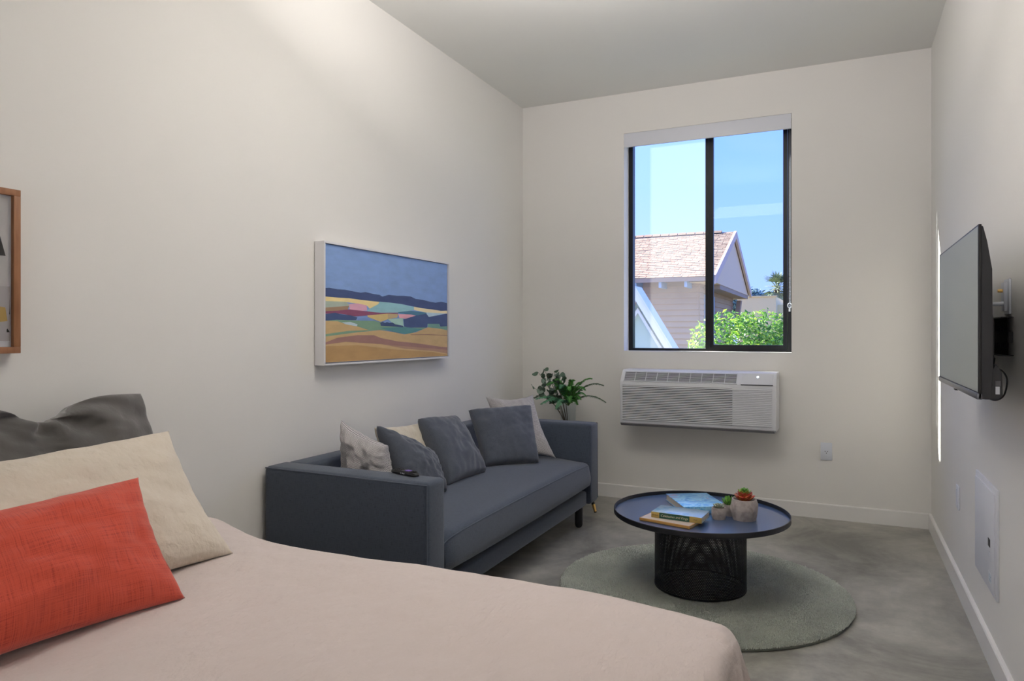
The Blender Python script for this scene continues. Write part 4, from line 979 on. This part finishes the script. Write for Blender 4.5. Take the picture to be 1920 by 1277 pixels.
# near green dormer with white trim
gd = empty('green_gabled_dormer', (-2.6, 8.2, -3), 'pale green steep gable with white barge boards close outside at lower left of the window', 'house')
gg = mat('pale_green_boards', (.46, .55, .44), .7); wt = mat('white_trim_paint', (.74, .74, .70), .5)
gpx, gpz = -2.16, 1.70; hw = 1.9; hz = gpz-hw*1.64
chd(gd, 'gable_wall', MB().prism([(gpx-hw*.98, hz), (gpx, gpz-.10), (gpx+hw*.98, hz)], 'Y', 8.12, 8.2), gg)
chd(gd, 'gable_wall_lower', MB().box(gpx-hw*.98, gpx+hw*.98, 8.12, 8.2, -3, hz), gg)
for sg in (-1, 1):
    a_ = (gpx, gpz); b_ = (gpx+sg*(hw+.1), gpz-(hw+.1)*1.64)
    chd(gd, 'barge_board', MB().prism([a_, b_, (b_[0]-sg*.07, b_[1]-.0), (gpx, gpz-.12)], 'Y', 7.96, 8.02), wt)
    chd(gd, 'inner_trim', MB().prism([(gpx, gpz-.20), (b_[0]-sg*.13, b_[1]), (b_[0]-sg*.17, b_[1]), (gpx, gpz-.26)], 'Y', 8.06, 8.12), wt)
    chd(gd, 'roof_slope', MB().prism([(gpx, gpz+.0), (gpx, gpz+.045), (b_[0]+sg*.03, b_[1]), (b_[0], b_[1])], 'Y', 7.94, 8.25), mat('white_roofing', (.66, .68, .70), .7))
# stucco building far off
bs = empty('stucco_building', (-1.9, 23, -3), 'flat beige stucco building with stepped parapet beyond the shrub', 'building')
stc = mat('beige_stucco', (.80, .64, .35), .9, bump=(30, .2, .01))
chd(bs, 'wall', MB().box(-2.85, -1.76, 22, 26, -3, 2.28), stc); chd(bs, 'wall', MB().box(-1.76, 3.5, 22.6, 26, -3, 2.06), stc)
chd(bs, 'parapet_cap', MB().box(-2.88, -1.73, 21.97, 22.2, 2.28, 2.31), stc)
# foliage helper: leaf cards bent along the midrib, built as real small leaves
def leaf_cloud(n, fn, size, seed, spread=.5):
    rs = np.random.RandomState(seed); mb = MB()
    vs = np.zeros((n, 6, 3)); 
    P = fn(rs, n)
    nrm = rs.randn(n, 3)*spread; nrm[:, 2] += 1.0; nrm[:, 1] -= .5; nrm /= np.linalg.norm(nrm, axis=1)[:, None]
    t = rs.randn(n, 3); t -= nrm*(t*nrm).sum(1)[:, None]; t /= np.linalg.norm(t, axis=1)[:, None]; s = np.cross(nrm, t)
    ln = size*(.6+.8*rs.rand(n))[:, None]; w = ln*.24
    vs[:, 0] = P; vs[:, 1] = P+t*ln*.45+s*w+nrm*ln*.10; vs[:, 2] = P+t*ln; vs[:, 3] = P+t*ln*.45-s*w+nrm*ln*.10; vs[:, 4] = P+t*ln*.45; vs[:, 5] = P+t*ln*1.0
    F_ = []; mi = rs.randint(0, 3, n)
    for i in range(n):
        k = i*6; F_ += [(k, k+1, k+4), (k+4, k+1, k+2), (k, k+4, k+3), (k+4, k+2, k+3)]
    mb.v = [tuple(x) for x in vs.reshape(-1, 3)]; mb.f = F_; mb.mi = [int(m) for m in mi for _ in range(4)]
    return mb
def leafmat(name, c, tr=.35):
    m = mat(name, c, .42, spec=.5); b = m.node_tree.nodes['Principled BSDF']; n = m.node_tree.nodes; l = m.node_tree.links
    tl = n.new('ShaderNodeBsdfTranslucent'); tl.inputs[0].default_value = (c[0]*1.6, c[1]*1.5, c[2]*.8, 1); mx2 = n.new('ShaderNodeMixShader'); mx2.inputs[0].default_value = tr
    l.new(b.outputs[0], mx2.inputs[1]); l.new(tl.outputs[0], mx2.inputs[2]); l.new(mx2.outputs[0], n['Material Output'].inputs[0]); return m
bm_ = [leafmat('shrub_leaf', (.16, .34, .04)), leafmat('shrub_leaf_light', (.34, .49, .09)), leafmat('shrub_leaf_dark', (.06, .17, .025))]
sh_ = empty('leafy_shrub', (-.9, 8.8, -3), 'bright green leafy shrub filling the lower right of the window view', 'shrub')
def shrub_pts(rs, n):
    blobs = [(-1.22, 8.85, .98, .46), (-.86, 9.0, .98, .47), (-.45, 8.9, .90, .46), (.05, 9.0, .86, .48), (-1.52, 8.8, .72, .32), (-.60, 8.6, .62, .5), (-1.25, 8.6, .55, .45), (-.1, 8.6, .5, .5)]
    out = []
    for i in range(n):
        b_ = blobs[rs.randint(len(blobs))]; v = rs.randn(3); v /= np.linalg.norm(v); r_ = b_[3]*(.72+.36*rs.rand()**.7)
        out.append((b_[0]+v[0]*r_*1.05, b_[1]+v[1]*r_, b_[2]+v[2]*r_))
    return np.array(out)
tag(chd(sh_, 'foliage', leaf_cloud(20000, shrub_pts, .058, 5), bm_), kind='stuff')
chd(sh_, 'trunk', MB().tube([(-.9, 8.9, -3), (-.85, 8.9, -1.2), (-.9, 8.9, .6)], [.12, .09, .05], 8), stem_m)
for (x, z) in ((-1.3, 1.1), (-.45, 1.1), (.05, 1.0), (-.9, 1.2)):
    chd(sh_, 'branch', MB().tube([(-.87, 8.9, -.2), (x*.6-.35, 8.9, .5), (x, 8.9, z)], [.05, .03, .012], 6), stem_m)
# distant trees and palm
ft = [mat('far_tree', (.22, .33, .30), .9), mat('far_tree_light', (.27, .37, .31), .9), mat('far_tree_dark', (.13, .21, .20), .9)]  # distance haze is put into these pale bluish leaf colours
def trees(name, label, blobs, n, size, seed, trunk):
    o = empty(name, (blobs[0][0], blobs[0][1], -3), label, 'tree')
    def fn(rs, n):
        out = []
        for i in range(n):
            b_ = blobs[rs.randint(len(blobs))]; v = rs.randn(3); v /= np.linalg.norm(v); r_ = b_[3]*(.7+.4*rs.rand()); out.append((b_[0]+v[0]*r_*1.2, b_[1]+v[1]*r_, b_[2]+v[2]*r_*.8))
        return np.array(out)
    tag(chd(o, 'foliage', leaf_cloud(n, fn, size, seed), ft), kind='stuff')
    chd(o, 'trunk', MB().tube([(trunk[0], trunk[1], -3), (trunk[0], trunk[1], trunk[2])], [.3, .15], 8), stem_m)
trees('distant_tree', 'hazy dark tree between the house and the palm, behind the stucco building', [(-6.0, 42, 2.9, 1.1), (-5.0, 42, 3.0, .9), (-4.2, 42, 2.7, .9)], 6500, .22, 7, (-5, 42, 2.3))
trees('distant_tree', 'hazy dark tree at the foot of the palm on its left', [(-3.4, 50, 2.8, 1.0), (-2.6, 50, 2.4, 1.0)], 4500, .24, 9, (-3, 50, 2))
pb = empty('fan_palm', (-2.36, 30, -3), 'small distant fan palm at the right side of the window view', 'palm')
chd(pb, 'trunk', MB().tube([(-2.36, 30, -3), (-2.34, 30, 0), (-2.36, 30, 2.95)], [.16, .13, .12], 10), stem_m)
plm = [mat('palm_frond', (.17, .22, .10), .7), mat('palm_frond_light', (.27, .29, .16), .7)]
rnd = random.Random(5)
for k in range(44):
    az = rnd.uniform(0, 2*PI); el = rnd.uniform(-1.0, 1.35); ln = rnd.uniform(.52, .78)
    d_ = Vector((math.cos(az)*math.cos(el), math.sin(az)*math.cos(el), math.sin(el))); c0 = Vector((-2.36, 30, 3.02)); hub = c0+d_*ln*.5
    f = MB(); f.tube([c0, hub], .012, 4); s_ = d_.cross(Vector((0, 0, 1))).normalized(); u_ = s_.cross(d_)
    for q_ in range(9):
        a = (q_-4)*.33; dd = (d_*math.cos(a)+s_*math.sin(a)).normalized(); L_ = ln*.62*(1-.25*abs(a)); sd_ = dd.cross(u_).normalized()*.022
        f.add([hub-sd_*.4, hub+sd_*.4, hub+dd*L_*.6+sd_, hub+dd*L_*.6-sd_, hub+dd*L_+Vector((0, 0, -.05))], [(0, 1, 2, 3), (3, 2, 4)])
    chd(pb, 'frond', f, plm[k % 2])
